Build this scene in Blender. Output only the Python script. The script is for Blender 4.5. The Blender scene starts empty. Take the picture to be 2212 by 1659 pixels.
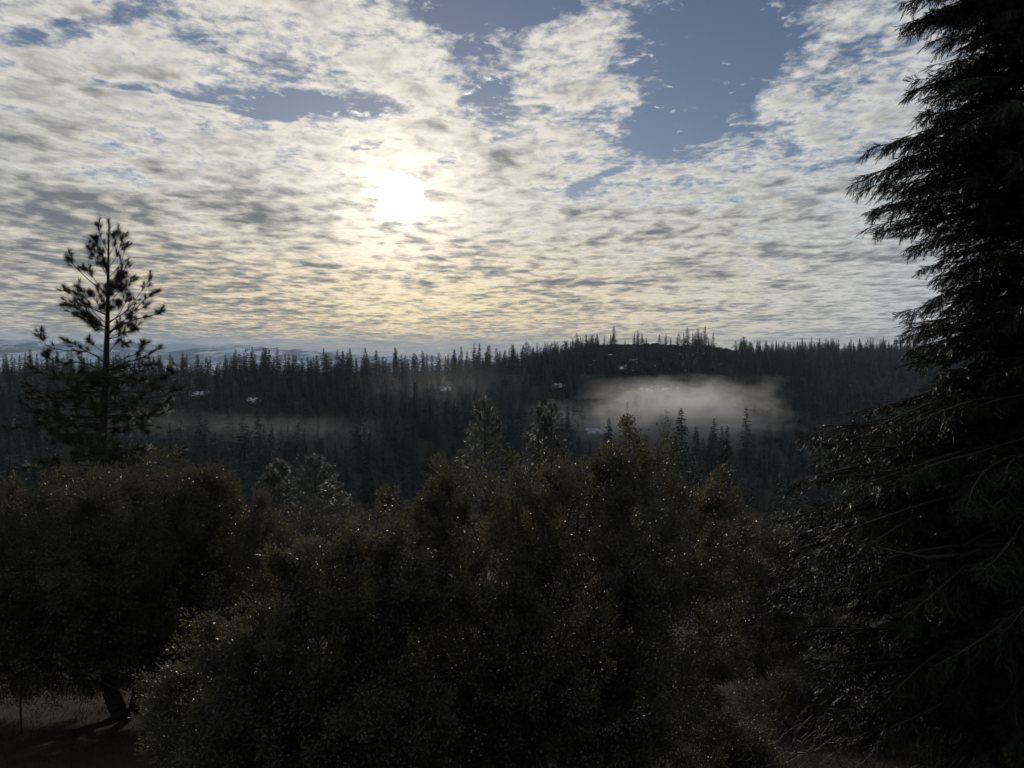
import bpy, math, random
import numpy as np
from mathutils import Vector, Matrix, noise as mnoise

# ---------------------------------------------------------------- camera
SC = bpy.context.scene
COL = SC.collection
F = 710.0                      # focal length in pixels of the 1024 x 768 frame
PITCH = math.radians(2.26)     # the camera looks slightly down
cam_d = bpy.data.cameras.new('camera')
cam = bpy.data.objects.new('camera', cam_d)
COL.objects.link(cam)
cam_d.sensor_width = 36.0
cam_d.lens = 36.0 * F / 1024.0
cam_d.clip_start = 0.05
cam_d.clip_end = 60000.0
cam.location = (0, 0, 0)
cam.rotation_euler = (math.pi / 2 - PITCH, 0, 0)
SC.camera = cam
CP, SP = math.cos(PITCH), math.sin(PITCH)


def ray(X, Y):
    """direction through a point given in 1024 x 768 frame units, scaled so that its depth is 1"""
    u, v = (X - 512.0) / F, (384.0 - Y) / F
    return np.array([u, CP + SP * v, -SP + CP * v])


K = 1024.0 / 2212.0


def at(X, Y, d):
    """a point at y-distance d seen at (X, Y) of a 2212 wide view"""
    r = ray(X * K, Y * K)
    return r * (d / r[1])


# ---------------------------------------------------------------- sun, sky, exposure
sun_dir = ray(399, 200)
sun_dir = sun_dir / np.linalg.norm(sun_dir)
SUN_EL = math.asin(sun_dir[2])
SUN_AZ = math.atan2(sun_dir[0], sun_dir[1])


class NT:
    """small helper to write node trees"""
    def __init__(self, tree):
        self.t = tree
        self.t.nodes.clear()

    def n(self, kind, **kw):
        nd = self.t.nodes.new(kind)
        for k, v in kw.items():
            setattr(nd, k, v)
        return nd

    def put(self, sock, v):
        if hasattr(v, 'is_output'):
            self.t.links.new(v, sock)
        elif v is not None:
            sock.default_value = v

    def m(self, op, a, b=None, c=None, clamp=False):
        nd = self.n('ShaderNodeMath', operation=op, use_clamp=clamp)
        for s, v in zip(nd.inputs, (a, b, c)):
            self.put(s, v)
        return nd.outputs[0]

    def v(self, op, a, b=None, scale=None):
        nd = self.n('ShaderNodeVectorMath', operation=op)
        self.put(nd.inputs[0], a)
        if b is not None:
            self.put(nd.inputs[1], b)
        if scale is not None:
            self.put(nd.inputs['Scale'], scale)
        return nd.outputs['Value'] if op in ('LENGTH', 'DOT_PRODUCT', 'DISTANCE') else nd.outputs[0]

    def noise(self, vec, scale, detail=4.0, rough=0.5, dist=0.0, lac=2.0, out=0, dim='2D'):
        nd = self.n('ShaderNodeTexNoise', noise_dimensions=dim)
        self.put(nd.inputs['Vector'], vec)
        for k, v in (('Scale', scale), ('Detail', detail), ('Roughness', rough), ('Distortion', dist), ('Lacunarity', lac)):
            nd.inputs[k].default_value = v
        return nd.outputs[out]

    def ramp(self, x, a, b, lo=0.0, hi=1.0, smooth=True):
        nd = self.n('ShaderNodeMapRange', interpolation_type='SMOOTHSTEP' if smooth else 'LINEAR', clamp=True)
        self.put(nd.inputs['Value'], x)
        for k, v in (('From Min', a), ('From Max', b), ('To Min', lo), ('To Max', hi)):
            self.put(nd.inputs[k], v)
        return nd.outputs[0]

    def mix(self, f, a, b, mode='MIX'):
        nd = self.n('ShaderNodeMix', data_type='RGBA', blend_type=mode)
        self.put(nd.inputs[0], f)
        for s, v in ((nd.inputs[6], a), (nd.inputs[7], b)):
            if isinstance(v, tuple) and len(v) == 3:
                v = v + (1.0,)
            self.put(s, v)
        return nd.outputs[2]

    def xyz(self, x, y, z):
        nd = self.n('ShaderNodeCombineXYZ')
        for s, v in zip(nd.inputs, (x, y, z)):
            self.put(s, v)
        return nd.outputs[0]


def build_world():
    w = bpy.data.worlds.new('World')
    SC.world = w
    w.use_nodes = True
    T = NT(w.node_tree)
    tc = T.n('ShaderNodeTexCoord').outputs['Generated']
    sep = T.n('ShaderNodeSeparateXYZ')
    T.put(sep.inputs[0], tc)
    x, y, z = sep.outputs
    # clear air above the clouds
    sky = T.n('ShaderNodeTexSky', sky_type='NISHITA')
    sky.sun_disc = False
    sky.sun_elevation = SUN_EL
    sky.sun_rotation = SUN_AZ
    sky.altitude = 900.0
    sky.air_density = 1.0
    sky.dust_density = 0.3
    sky.ozone_density = 3.0
    skyc = T.mix(1.0, sky.outputs[0], (0.082, 0.066, 0.058), 'MULTIPLY')
    # position on the cloud sheet, in units of its height; the sheet bends down with the earth
    zz = T.m('ADD', T.m('MAXIMUM', z, 0.0), 0.045)
    p = T.xyz(T.m('DIVIDE', x, zz), T.m('DIVIDE', y, zz), 0.0)
    warp = T.v('SUBTRACT', T.noise(p, 1.3, 3.0, out=1), (0.5, 0.5, 0.5))
    pw = T.v('ADD', p, T.v('SCALE', warp, scale=0.30))
    warp2 = T.v('SUBTRACT', T.noise(p, 5.0, 2.0, out=1), (0.5, 0.5, 0.5))
    pf = T.v('ADD', p, T.v('SCALE', warp2, scale=0.06))
    # breaks (and two denser banks, negative) in the sheet: ends of each, half width, strength
    def on_sheet(X, Y):
        r = ray(X * K, Y * K)
        r = r / np.linalg.norm(r)
        return r[:2] / (max(r[2], 0.0) + 0.045)
    breaks = [(1640, -60, 1420, 340, 0.23, 1.15), (1430, 320, 1215, 435, 0.075, 0.9), (480, 190, 880, 245, 0.16, 1.45),
              (150, 180, 560, 190, 0.06, 0.95), (920, -30, 1180, 40, 0.15, 1.05), (1060, 110, 1045, 290, 0.10, 0.85),
              (-40, 90, 290, 35, 0.065, 1.0), (590, 60, 720, 120, 0.05, 0.55), (790, 318, 825, 332, 0.07, 0.7),
              (980, 345, 1000, 365, 0.05, 0.6), (1560, 430, 1830, 370, 0.13, 0.5), (1880, 585, 2030, 570, 0.22, 0.5),
              (1340, 0, 1240, 240, 0.18, -0.4), (120, 125, 420, 130, 0.10, -0.3)]
    gaps = []
    for X1, Y1, X2, Y2, hw, st in breaks:
        e1, e2 = on_sheet(X1, Y1), on_sheet(X2, Y2)
        c, dv = (e1 + e2) / 2, e2 - e1
        gaps.append((c[0], c[1], math.degrees(math.atan2(dv[1], dv[0])), max(np.linalg.norm(dv) * 0.6, hw), hw, st))
    p1 = T.v('ADD', pw, (0.0, 0.0, 1.0))
    gsum = None
    for gx, gy, rot, a, b, s in gaps:
        c_, s_ = math.cos(math.radians(rot)), math.sin(math.radians(rot))
        u = T.v('DOT_PRODUCT', p1, (c_ / a, s_ / a, -(c_ * gx + s_ * gy) / a))
        v = T.v('DOT_PRODUCT', p1, (-s_ / b, c_ / b, (s_ * gx - c_ * gy) / b))
        g = T.ramp(T.m('MULTIPLY_ADD', u, u, T.m('MULTIPLY', v, v)), 1.7, 0.0, 0.0, s * 0.92)
        gsum = g if gsum is None else T.m('MAXIMUM' if s > 0 else 'ADD', gsum, g)
    # large swell of the sheet, then cells in rows, then shreds
    swell = T.noise(pw, 0.85, 3.0, 0.5)
    c_, s_ = math.cos(math.radians(-5)), math.sin(math.radians(-5))
    rows = T.xyz(T.v('DOT_PRODUCT', pf, (c_, -s_, 0)), T.v('DOT_PRODUCT', pf, (s_ * 0.78, c_ * 0.78, 0)), 0.0)
    cell = T.m('SUBTRACT', T.noise(rows, 6.6, 4.5, 0.55, 0.15), 0.5)
    # the same cells a little nearer the sun: where they are thinner the puff's edge is lit
    ahead = T.m('SUBTRACT', T.noise(T.v('ADD', rows, (-0.006, 0.030, 0.0)), 6.6, 4.5, 0.55, 0.15), 0.5)
    relief = T.m('SUBTRACT', cell, ahead)
    cell2 = T.m('SUBTRACT', T.noise(rows, 2.4, 1.5, 0.5), 0.5)
    shred = T.m('SUBTRACT', T.noise(pf, 21.0, 4.0, 0.65), 0.5)
    soft = T.m('MULTIPLY_ADD', cell, 2.6, T.m('MULTIPLY', cell2, 1.6))
    soft = T.m('MULTIPLY_ADD', T.m('SUBTRACT', swell, 0.5), 1.5, soft)
    dist = T.v('LENGTH', p)
    thicker = T.ramp(dist, 1.8, 4.4, 0.16, 0.84)
    # the sheet is heavier to the left of the sun than to the right of it
    heavy = T.ramp(T.m('DIVIDE', x, T.m('MAXIMUM', y, 0.05)), -0.5, 0.42, 0.12, -0.20)
    base = T.m('SUBTRACT', T.m('ADD', thicker, heavy), gsum)
    dens = T.m('ADD', T.m('MULTIPLY_ADD', shred, 1.9, T.m('MULTIPLY', soft, 0.9)), base)
    shade = T.m('ADD', T.m('MULTIPLY_ADD', shred, 0.55, soft), base)
    shade = T.m('MULTIPLY_ADD', relief, -2.6, shade)
    shade = T.m('ADD', shade, T.ramp(dist, 1.9, 3.6, -0.10, 0.03))
    alpha = T.ramp(dens, -0.62, 0.70)
    # light: cloud thin enough glows, more so toward the sun; thick cloud is grey
    cosang = T.v('DOT_PRODUCT', tc, tuple(sun_dir))
    ang = T.m('ARCCOSINE', T.m('MINIMUM', cosang, 1.0))
    glow = T.m('EXPONENT', T.m('MULTIPLY', ang, -4.2))
    halo = T.m('EXPONENT', T.m('MULTIPLY', T.m('MULTIPLY', ang, ang), -150.0))
    core = T.m('EXPONENT', T.m('MULTIPLY', T.m('MULTIPLY', ang, ang), -600.0))
    shade = T.m('MULTIPLY_ADD', T.m('EXPONENT', T.m('MULTIPLY', T.m('MULTIPLY', ang, ang), -30.0)), -0.55, shade)
    thick = T.ramp(shade, -0.06, 1.62)
    low = T.ramp(z, 0.21, 0.02)
    toward = T.ramp(ang, 1.0, 0.15)
    thin_c = T.mix(toward, (0.655, 0.67, 0.69), (0.83, 0.79, 0.695))
    thin_c = T.mix(T.m('MULTIPLY', low, T.ramp(ang, 0.75, 0.12)), thin_c, (1.10, 0.87, 0.49))
    thick_c = T.mix(toward, (0.17, 0.19, 0.22), (0.18, 0.182, 0.187))
    cl = T.mix(thick, thin_c, thick_c)
    gain = T.m('MULTIPLY_ADD', low, 0.10, T.m('MULTIPLY_ADD', glow, 0.30, 0.93))
    cl = T.v('SCALE', cl, scale=gain)
    hz = T.m('MULTIPLY', T.m('SUBTRACT', 1.1, thick), halo)
    cl = T.v('ADD', cl, T.v('SCALE', (1.0, 0.86, 0.58), scale=T.m('MULTIPLY', hz, 0.52)))
    blot = T.ramp(T.m('MULTIPLY_ADD', core, 1.5, T.m('MULTIPLY', shade, -0.58)), 0.30, 0.80)
    cl = T.v('ADD', cl, T.v('SCALE', (1.0, 0.96, 0.86), scale=T.m('MULTIPLY', blot, 3.2)))
    # lowest band of the sheet, grey-blue with distance
    far = T.m('MULTIPLY', T.ramp(z, 0.040, 0.006), T.ramp(T.m('DIVIDE', x, T.m('MAXIMUM', y, 0.05)), 0.30, -0.02))
    cl = T.mix(T.m('MULTIPLY', far, 0.85), cl, (0.30, 0.335, 0.39))
    alpha = T.m('MAXIMUM', alpha, T.m('MULTIPLY', low, 0.75))
    full = T.mix(alpha, skyc, cl)
    bg = T.n('ShaderNodeBackground')
    T.put(bg.inputs['Color'], full)
    bg.inputs['Strength'].default_value = 1.0
    out = T.n('ShaderNodeOutputWorld')
    T.t.links.new(bg.outputs[0], out.inputs[0])
    w.cycles.sampling_method = 'MANUAL'
    w.cycles.sample_map_resolution = 512


build_world()
sun_l = bpy.data.lights.new('sun', 'SUN')
sun_l.energy = 2.0
sun_l.angle = math.radians(2.0)
sun_l.color = (1.0, 0.92, 0.80)
sun = bpy.data.objects.new('sun', sun_l)
COL.objects.link(sun)
sun.rotation_euler = Vector([float(c) for c in sun_dir]).to_track_quat('Z', 'Y').to_euler()

vs = SC.view_settings
vs.view_transform = 'Standard'
vs.look = 'None'
vs.exposure = 0.0
vs.gamma = 1.0
vs.use_curve_mapping = False
cy = SC.cycles
cy.max_bounces = 6
cy.diffuse_bounces = 2
cy.glossy_bounces = 2
cy.transmission_bounces = 3
cy.transparent_max_bounces = 8
cy.volume_bounces = 0
cy.use_adaptive_sampling = True
cy.adaptive_threshold = 0.02
cy.use_denoising = True
cy.sample_clamp_direct = 4.0
cy.sample_clamp_indirect = 3.0

# ---------------------------------------------------------------- helpers
RNG = np.random.default_rng(11)
random.seed(5)


def mesh_obj(name, verts, faces, mats, parent=None, fmat=None, smooth=False, link=True):
    """verts (N,3); faces (M,k) or a list of such arrays"""
    me = bpy.data.meshes.new(name)
    verts = np.asarray(verts, dtype=np.float32)
    groups = [f for f in (faces if isinstance(faces, list) else [faces]) if len(f)]
    tot = [np.full(len(f), f.shape[1], dtype=np.int32) for f in groups]
    flat = np.concatenate([np.asarray(f, dtype=np.int32).ravel() for f in groups])
    tot = np.concatenate(tot)
    start = np.concatenate([[0], np.cumsum(tot)[:-1]]).astype(np.int32)
    me.vertices.add(len(verts))
    me.vertices.foreach_set('co', verts.ravel())
    me.loops.add(len(flat))
    me.loops.foreach_set('vertex_index', flat)
    me.polygons.add(len(tot))
    me.polygons.foreach_set('loop_start', start)
    me.polygons.foreach_set('loop_total', tot)
    if smooth:
        me.polygons.foreach_set('use_smooth', np.ones(len(tot), dtype=bool))
    for m in (mats if isinstance(mats, (list, tuple)) else [mats]):
        me.materials.append(m)
    if fmat is not None:
        me.polygons.foreach_set('material_index', np.asarray(fmat, dtype=np.int32))
    me.update(calc_edges=True)
    o = bpy.data.objects.new(name, me)
    if link:
        COL.objects.link(o)
    if parent is not None:
        o.parent = parent
    return o


def tag(o, label=None, cat=None, group=None, kind=None):
    for k, v in (('label', label), ('category', cat), ('group', group), ('kind', kind)):
        if v:
            o[k] = v
    return o


def empty(name, loc, rz=0.0):
    o = bpy.data.objects.new(name, None)
    o.empty_display_size = 0.2
    COL.objects.link(o)
    o.location = [float(c) for c in loc]
    o.rotation_euler = (0, 0, rz)
    return o


def unit(v):
    v = np.asarray(v, dtype=float)
    return v / np.maximum(np.linalg.norm(v, axis=-1, keepdims=True), 1e-9)


def rand_dirs(n, rng):
    return unit(rng.normal(size=(n, 3)))


def frames(d, rng=None):
    """two unit vectors square to each direction"""
    d = unit(d)
    ref = np.where(np.abs(d[:, 2:3]) < 0.9, np.array([[0, 0, 1.0]]), np.array([[1.0, 0, 0]]))
    a = unit(np.cross(d, ref))
    b = np.cross(d, a)
    if rng is not None:
        t = rng.uniform(0, 2 * math.pi, (len(d), 1))
        a, b = a * np.cos(t) + b * np.sin(t), b * np.cos(t) - a * np.sin(t)
    return a, b


def tubes(p0, p1, r0, r1, sides=4):
    """open tapered tubes, one for each segment"""
    p0, p1 = np.asarray(p0, float), np.asarray(p1, float)
    n = len(p0)
    a, b = frames(p1 - p0)
    ang = np.arange(sides) * 2 * math.pi / sides
    ring = a[:, None, :] * np.cos(ang)[None, :, None] + b[:, None, :] * np.sin(ang)[None, :, None]
    v0 = p0[:, None, :] + ring * np.asarray(r0)[:, None, None]
    v1 = p1[:, None, :] + ring * np.asarray(r1)[:, None, None]
    verts = np.concatenate([v0, v1], axis=1).reshape(-1, 3)
    i = np.arange(sides)
    f = np.stack([i, (i + 1) % sides, (i + 1) % sides + sides, i + sides], axis=1)
    faces = (np.arange(n) * 2 * sides)[:, None, None] + f[None]
    return verts, faces.reshape(-1, 4)


def tube_path(pts, rad, sides=6):
    pts, rad = np.asarray(pts, float), np.asarray(rad, float)
    n = len(pts)
    d = np.gradient(pts, axis=0)
    a, b = frames(d)
    for k in range(1, n):       # keep the rings from twisting
        if np.dot(a[k], a[k - 1]) < 0:
            a[k], b[k] = -a[k], -b[k]
    ang = np.arange(sides) * 2 * math.pi / sides
    v = pts[:, None, :] + (a[:, None, :] * np.cos(ang)[None, :, None] + b[:, None, :] * np.sin(ang)[None, :, None]) * rad[:, None, None]
    i = np.arange(sides)
    f = np.stack([i, (i + 1) % sides, (i + 1) % sides + sides, i + sides], axis=1)
    faces = (np.arange(n - 1) * sides)[:, None, None] + f[None]
    return v.reshape(-1, 3), faces.reshape(-1, 4)


def join(parts):
    """join (verts, faces) pairs that have the same number of corners"""
    vs_, fs_, off = [], [], 0
    for v, f in parts:
        vs_.append(v)
        fs_.append(np.asarray(f) + off)
        off += len(v)
    return np.concatenate(vs_), np.concatenate(fs_)


_PERM = np.random.default_rng(3).permutation(512)
_GR = np.random.default_rng(4).uniform(0, 2 * math.pi, 512)


def pnoise(x, y):
    x, y = np.asarray(x, float), np.asarray(y, float)
    xi, yi = np.floor(x).astype(int), np.floor(y).astype(int)
    xf, yf = x - xi, y - yi

    def g(ix, iy, dx, dy):
        a = _GR[(_PERM[ix & 511] + iy) & 511]
        return np.cos(a) * dx + np.sin(a) * dy
    u, v = xf * xf * xf * (xf * (xf * 6 - 15) + 10), yf * yf * yf * (yf * (yf * 6 - 15) + 10)
    n0 = g(xi, yi, xf, yf) * (1 - u) + g(xi + 1, yi, xf - 1, yf) * u
    n1 = g(xi, yi + 1, xf, yf - 1) * (1 - u) + g(xi + 1, yi + 1, xf - 1, yf - 1) * u
    return (n0 * (1 - v) + n1 * v) * 1.5


def fbm(x, y, octaves=4):
    s, a = 0.0, 1.0
    for k in range(octaves):
        s = s + a * pnoise(x * 2 ** k + 17.3 * k, y * 2 ** k - 9.1 * k)
        a *= 0.5
    return s


# ---------------------------------------------------------------- materials
def new_mat(name):
    m = bpy.data.materials.new(name)
    m.use_nodes = True
    return m, NT(m.node_tree)


def finish(T, surf=None, vol=None):
    out = T.n('ShaderNodeOutputMaterial')
    if surf is not None:
        T.t.links.new(surf, out.inputs['Surface'])
    if vol is not None:
        T.t.links.new(vol, out.inputs['Volume'])


def principled(T, col, rough, spec=0.5, bump=None):
    b = T.n('ShaderNodeBsdfPrincipled')
    if isinstance(col, tuple) and len(col) == 3:
        col = col + (1.0,)
    T.put(b.inputs['Base Color'], col)
    T.put(b.inputs['Roughness'], rough)
    b.inputs['Specular IOR Level'].default_value = spec
    if bump is not None:
        bp = T.n('ShaderNodeBump')
        bp.inputs['Strength'].default_value = 0.6
        T.put(bp.inputs['Height'], bump)
        T.t.links.new(bp.outputs[0], b.inputs['Normal'])
    return b.outputs[0]


def leaf_mat(name, cols, rough=0.35, trans=0.3, tcol=(0.16, 0.13, 0.04), spec=0.5, by_object=False):
    m, T = new_mat(name)
    if by_object:
        r = T.n('ShaderNodeObjectInfo').outputs['Random']
    else:
        r = T.n('ShaderNodeNewGeometry').outputs['Random Per Island']
    cr = T.n('ShaderNodeValToRGB')
    els = cr.color_ramp.elements
    while len(els) < len(cols):
        els.new(0.5)
    for k, c in enumerate(cols):
        els[k].position = k / (len(cols) - 1)
        els[k].color = c + (1.0,)
    T.put(cr.inputs[0], r)
    p = principled(T, cr.outputs[0], rough, spec)
    if trans > 0:
        t = T.n('ShaderNodeBsdfTranslucent')
        t.inputs['Color'].default_value = tcol + (1.0,)
        mx = T.n('ShaderNodeMixShader')
        mx.inputs[0].default_value = trans
        T.t.links.new(p, mx.inputs[1])
        T.t.links.new(t.outputs[0], mx.inputs[2])
        p = mx.outputs[0]
    finish(T, p)
    return m


def bark_mat(name, c1, c2, scale=14.0, rough=0.85):
    m, T = new_mat(name)
    tc = T.n('ShaderNodeTexCoord').outputs['Object']
    st = T.v('MULTIPLY', tc, (1.0, 1.0, 0.25))
    n = T.noise(st, scale, 4.0, 0.6, dim='3D')
    finish(T, principled(T, T.mix(n, c1, c2), rough, 0.3, n))
    return m


M_OAK = leaf_mat('oak_leaf', [(0.030, 0.026, 0.014), (0.040, 0.040, 0.018), (0.024, 0.034, 0.016), (0.050, 0.040, 0.021)], 0.44, 0.36, (0.130, 0.119, 0.068), 0.40)
M_OAK2 = leaf_mat('far_oak_leaf', [(0.032, 0.028, 0.017), (0.036, 0.035, 0.019), (0.027, 0.030, 0.017)], 0.46, 0.32, (0.100, 0.090, 0.052), 0.38)
M_GREY = leaf_mat('grey_twig_leaf', [(0.050, 0.046, 0.040), (0.042, 0.038, 0.030), (0.062, 0.058, 0.052)], 0.45, 0.2, (0.10, 0.09, 0.06))
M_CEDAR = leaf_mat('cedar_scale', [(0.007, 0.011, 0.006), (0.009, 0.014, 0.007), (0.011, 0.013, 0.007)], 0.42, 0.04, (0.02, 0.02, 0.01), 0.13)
M_NEEDLE = leaf_mat('pine_needle', [(0.018, 0.024, 0.014), (0.026, 0.032, 0.018), (0.034, 0.038, 0.021)], 0.6, 0.10, (0.05, 0.055, 0.028), 0.18)
M_BACKLIT = leaf_mat('backlit_needle', [(0.034, 0.041, 0.037), (0.046, 0.054, 0.048), (0.062, 0.070, 0.062)], 0.42, 0.34, (0.17, 0.18, 0.155), 0.5)  # backlight on the pines down the slope, put into a paler needle colour
M_FAR = leaf_mat('conifer_foliage', [(0.017, 0.023, 0.018), (0.025, 0.031, 0.024), (0.036, 0.041, 0.032)], 0.6, 0.13, (0.05, 0.055, 0.038), 0.25, True)
M_BRUSH = leaf_mat('chaparral_leaf', [(0.022, 0.025, 0.016), (0.034, 0.034, 0.022)], 0.6, 0.1, (0.05, 0.05, 0.03), 0.3, True)
M_BARK = bark_mat('oak_bark', (0.014, 0.012, 0.010), (0.042, 0.038, 0.033))
M_PBARK = bark_mat('pine_bark', (0.014, 0.012, 0.010), (0.042, 0.034, 0.028), 9.0)
M_TWIG = bark_mat('bare_twig', (0.030, 0.027, 0.027), (0.075, 0.068, 0.066), 20.0, 0.6)
M_GRASS = leaf_mat('dry_grass', [(0.030, 0.026, 0.014), (0.042, 0.036, 0.019), (0.022, 0.025, 0.012)], 0.8, 0.15, (0.05, 0.042, 0.02), 0.1)


def lerp_table(tab):
    xs, ys = [t[0] for t in tab], [t[1] for t in tab]
    return lambda q: np.interp(q, xs, ys)


# ---------------------------------------------------------------- terrain
CREST_Y = lerp_table([(-0.9, 610), (-0.1, 620), (0.02, 690), (0.1, 800), (0.30, 800), (0.42, 960), (0.9, 1000)])
CREST_Z = lerp_table([(-0.9, -20), (-0.12, -18), (-0.04, -12), (0.05, -2), (0.12, 8.5), (0.20, 10), (0.28, 6), (0.335, 0.5), (0.42, 4), (0.55, 6), (0.9, 4)])
NEAR = lerp_table([(-400, 6), (-60, -2), (0, -4.6), (8, -6.0), (16, -8.25), (24, -10.6), (40, -14), (75, -24), (110, -33), (160, -47), (230, -60), (300, -66)])


def height(x, y):
    x, y = np.asarray(x, float), np.asarray(y, float)
    a = np.clip(x / np.maximum(y, 40.0), -0.9, 0.9)
    yc, zc = CREST_Y(a), CREST_Z(a)
    near = NEAR(np.minimum(y, 300))
    t = np.clip((y - 300) / (yc - 300), 0, 1)
    up = -66 + (zc + 66) * (0.35 * t + 0.65 * t * t * (3 - 2 * t))
    over = np.maximum(zc - 0.16 * np.maximum(y - yc, 0) - 0.0004 * np.maximum(y - yc, 0) ** 1.5, -150.0)
    z = np.where(y < 300, near, np.where(y < yc, up, over))
    r = np.hypot(x, y)
    z = z + fbm(x / 90.0, y / 90.0, 3) * np.clip((r - 60) / 300, 0, 1) * 4.5 * np.clip(1.25 - t, 0.25, 1)
    z = z + fbm(x / 3.1 + 5, y / 3.1, 3) * 0.10 * np.clip(r / 8, 0, 1)
    return z


def hit(X, Y):
    """where the line of sight through (X, Y) of the 2212 wide view meets the ground"""
    r = ray(X * K, Y * K)
    t = np.geomspace(5, 1600, 5000)
    p = r[None] * t[:, None]
    gap = p[:, 2] - height(p[:, 0], p[:, 1])
    k = np.argmax(gap < 0) if (gap < 0).any() else np.argmin(np.where((p[:, 1] > 250) & (p[:, 1] < CREST_Y(r[0] / r[1])), gap, 1e9))
    return p[k]


def ground_material():
    m, T = new_mat('ground')
    pos = T.n('ShaderNodeNewGeometry').outputs['Position']
    n1 = T.noise(pos, 0.9, 5.0, 0.6, dim='3D')
    n2 = T.noise(pos, 9.0, 4.0, 0.65, dim='3D')
    n3 = T.noise(pos, 0.07, 4.0, 0.6, dim='3D')
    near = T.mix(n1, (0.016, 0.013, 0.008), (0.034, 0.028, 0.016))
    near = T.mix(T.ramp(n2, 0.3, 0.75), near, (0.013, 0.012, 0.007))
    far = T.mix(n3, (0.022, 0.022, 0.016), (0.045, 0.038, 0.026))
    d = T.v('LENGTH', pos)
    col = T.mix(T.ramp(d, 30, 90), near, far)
    # leftover snow on the rocky face of the hill
    sn = T.noise(pos, 0.30, 5.0, 0.62, dim='3D')
    sn2 = T.noise(pos, 0.035, 2.0, 0.5, dim='3D')
    mask = None
    for (X, Y, rad) in SNOW:
        c = hit(X, Y)
        q = T.ramp(T.v('DISTANCE', pos, (float(c[0]), float(c[1]), float(c[2]))), rad, rad * 0.25)
        mask = q if mask is None else T.m('MAXIMUM', mask, q)
    sm = T.ramp(T.m('MULTIPLY_ADD', mask, 0.30, T.m('MULTIPLY_ADD', sn2, 0.25, sn)), 0.80, 0.85)
    col = T.mix(T.m('MULTIPLY', sm, T.ramp(mask, 0.0, 0.1)), col, (0.70, 0.73, 0.78))
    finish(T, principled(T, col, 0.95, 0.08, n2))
    return m


SNOW = [(1330, 775, 40), (1385, 795, 45), (1300, 790, 30), (1420, 828, 40), (1540, 762, 22), (1790, 760, 25), (1440, 775, 22)]
rad = np.concatenate([[0.0], np.geomspace(1.2, 13000, 330)])
az = np.concatenate([np.linspace(-0.95, 0.95, 420), np.linspace(0.95, 2 * math.pi - 0.95, 90)[1:-1]])
RR, AA = np.meshgrid(rad[1:], az, indexing='ij')
gx, gy = RR * np.sin(AA), RR * np.cos(AA)
gz = height(gx, gy)
gv = np.concatenate([[[0, 0, float(height(0, 0))]], np.stack([gx, gy, gz], -1).reshape(-1, 3)])
na, nr = len(az), len(rad) - 1
i, j = np.meshgrid(np.arange(nr - 1), np.arange(na), indexing='ij')
jn = (j + 1) % na
quads = np.stack([1 + i * na + j, 1 + i * na + jn, 1 + (i + 1) * na + jn, 1 + (i + 1) * na + j], -1).reshape(-1, 4)
jj = np.arange(na)
tris = np.stack([np.zeros(na, int), 1 + (jj + 1) % na, 1 + jj], -1)
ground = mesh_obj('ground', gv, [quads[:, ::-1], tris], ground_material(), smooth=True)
tag(ground, kind='structure', label='dark wooded ground sloping down into the valley and up the far ridge')


# ---------------------------------------------------------------- snowy mountains far behind
def mountains():
    m, T = new_mat('snow_and_forest')
    pos = T.n('ShaderNodeNewGeometry').outputs['Position']
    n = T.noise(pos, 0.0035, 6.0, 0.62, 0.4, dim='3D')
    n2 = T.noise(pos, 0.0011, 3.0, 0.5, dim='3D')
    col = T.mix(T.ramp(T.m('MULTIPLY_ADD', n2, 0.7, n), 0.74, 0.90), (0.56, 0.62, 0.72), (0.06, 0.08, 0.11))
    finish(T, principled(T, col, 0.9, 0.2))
    crest = lerp_table([(-1000, 728), (-300, 725), (0, 733), (60, 735), (110, 744), (170, 739), (330, 742), (450, 743), (520, 747), (600, 756), (700, 758),
                        (800, 768), (930, 771), (1050, 778), (1300, 785), (3000, 790)])
    ys = np.linspace(6200, 10400, 60)
    xs = np.linspace(-9500, 3500, 420)
    Y, X = np.meshgrid(ys, xs, indexing='ij')
    Xp = (X / Y * F + 512) / K
    peak = (356 - crest(Xp) * K) / F * 9000 * 1.02 + fbm(X / 420, Y * 0 + 3.3, 4) * 14
    t = (Y - 6200) / 2800
    rise = np.where(t < 1, np.clip(t, 0, 1) ** 1.25, np.clip(1 - (t - 1) * 1.6, 0, 1))
    Z = -190 + (peak + 190) * rise + fbm(X / 520, Y / 520, 5) * 60 * np.clip(rise * (1.15 - rise) * 3.0, 0, 1)
    v = np.stack([X, Y, Z], -1).reshape(-1, 3)
    i, j = np.meshgrid(np.arange(59), np.arange(419), indexing='ij')
    q = np.stack([i * 420 + j, i * 420 + j + 1, (i + 1) * 420 + j + 1, (i + 1) * 420 + j], -1).reshape(-1, 4)
    o = mesh_obj('snowy_mountains', v, q, m, smooth=True)
    tag(o, kind='structure', label='pale blue snow-covered mountain range on the horizon')


mountains()


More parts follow.
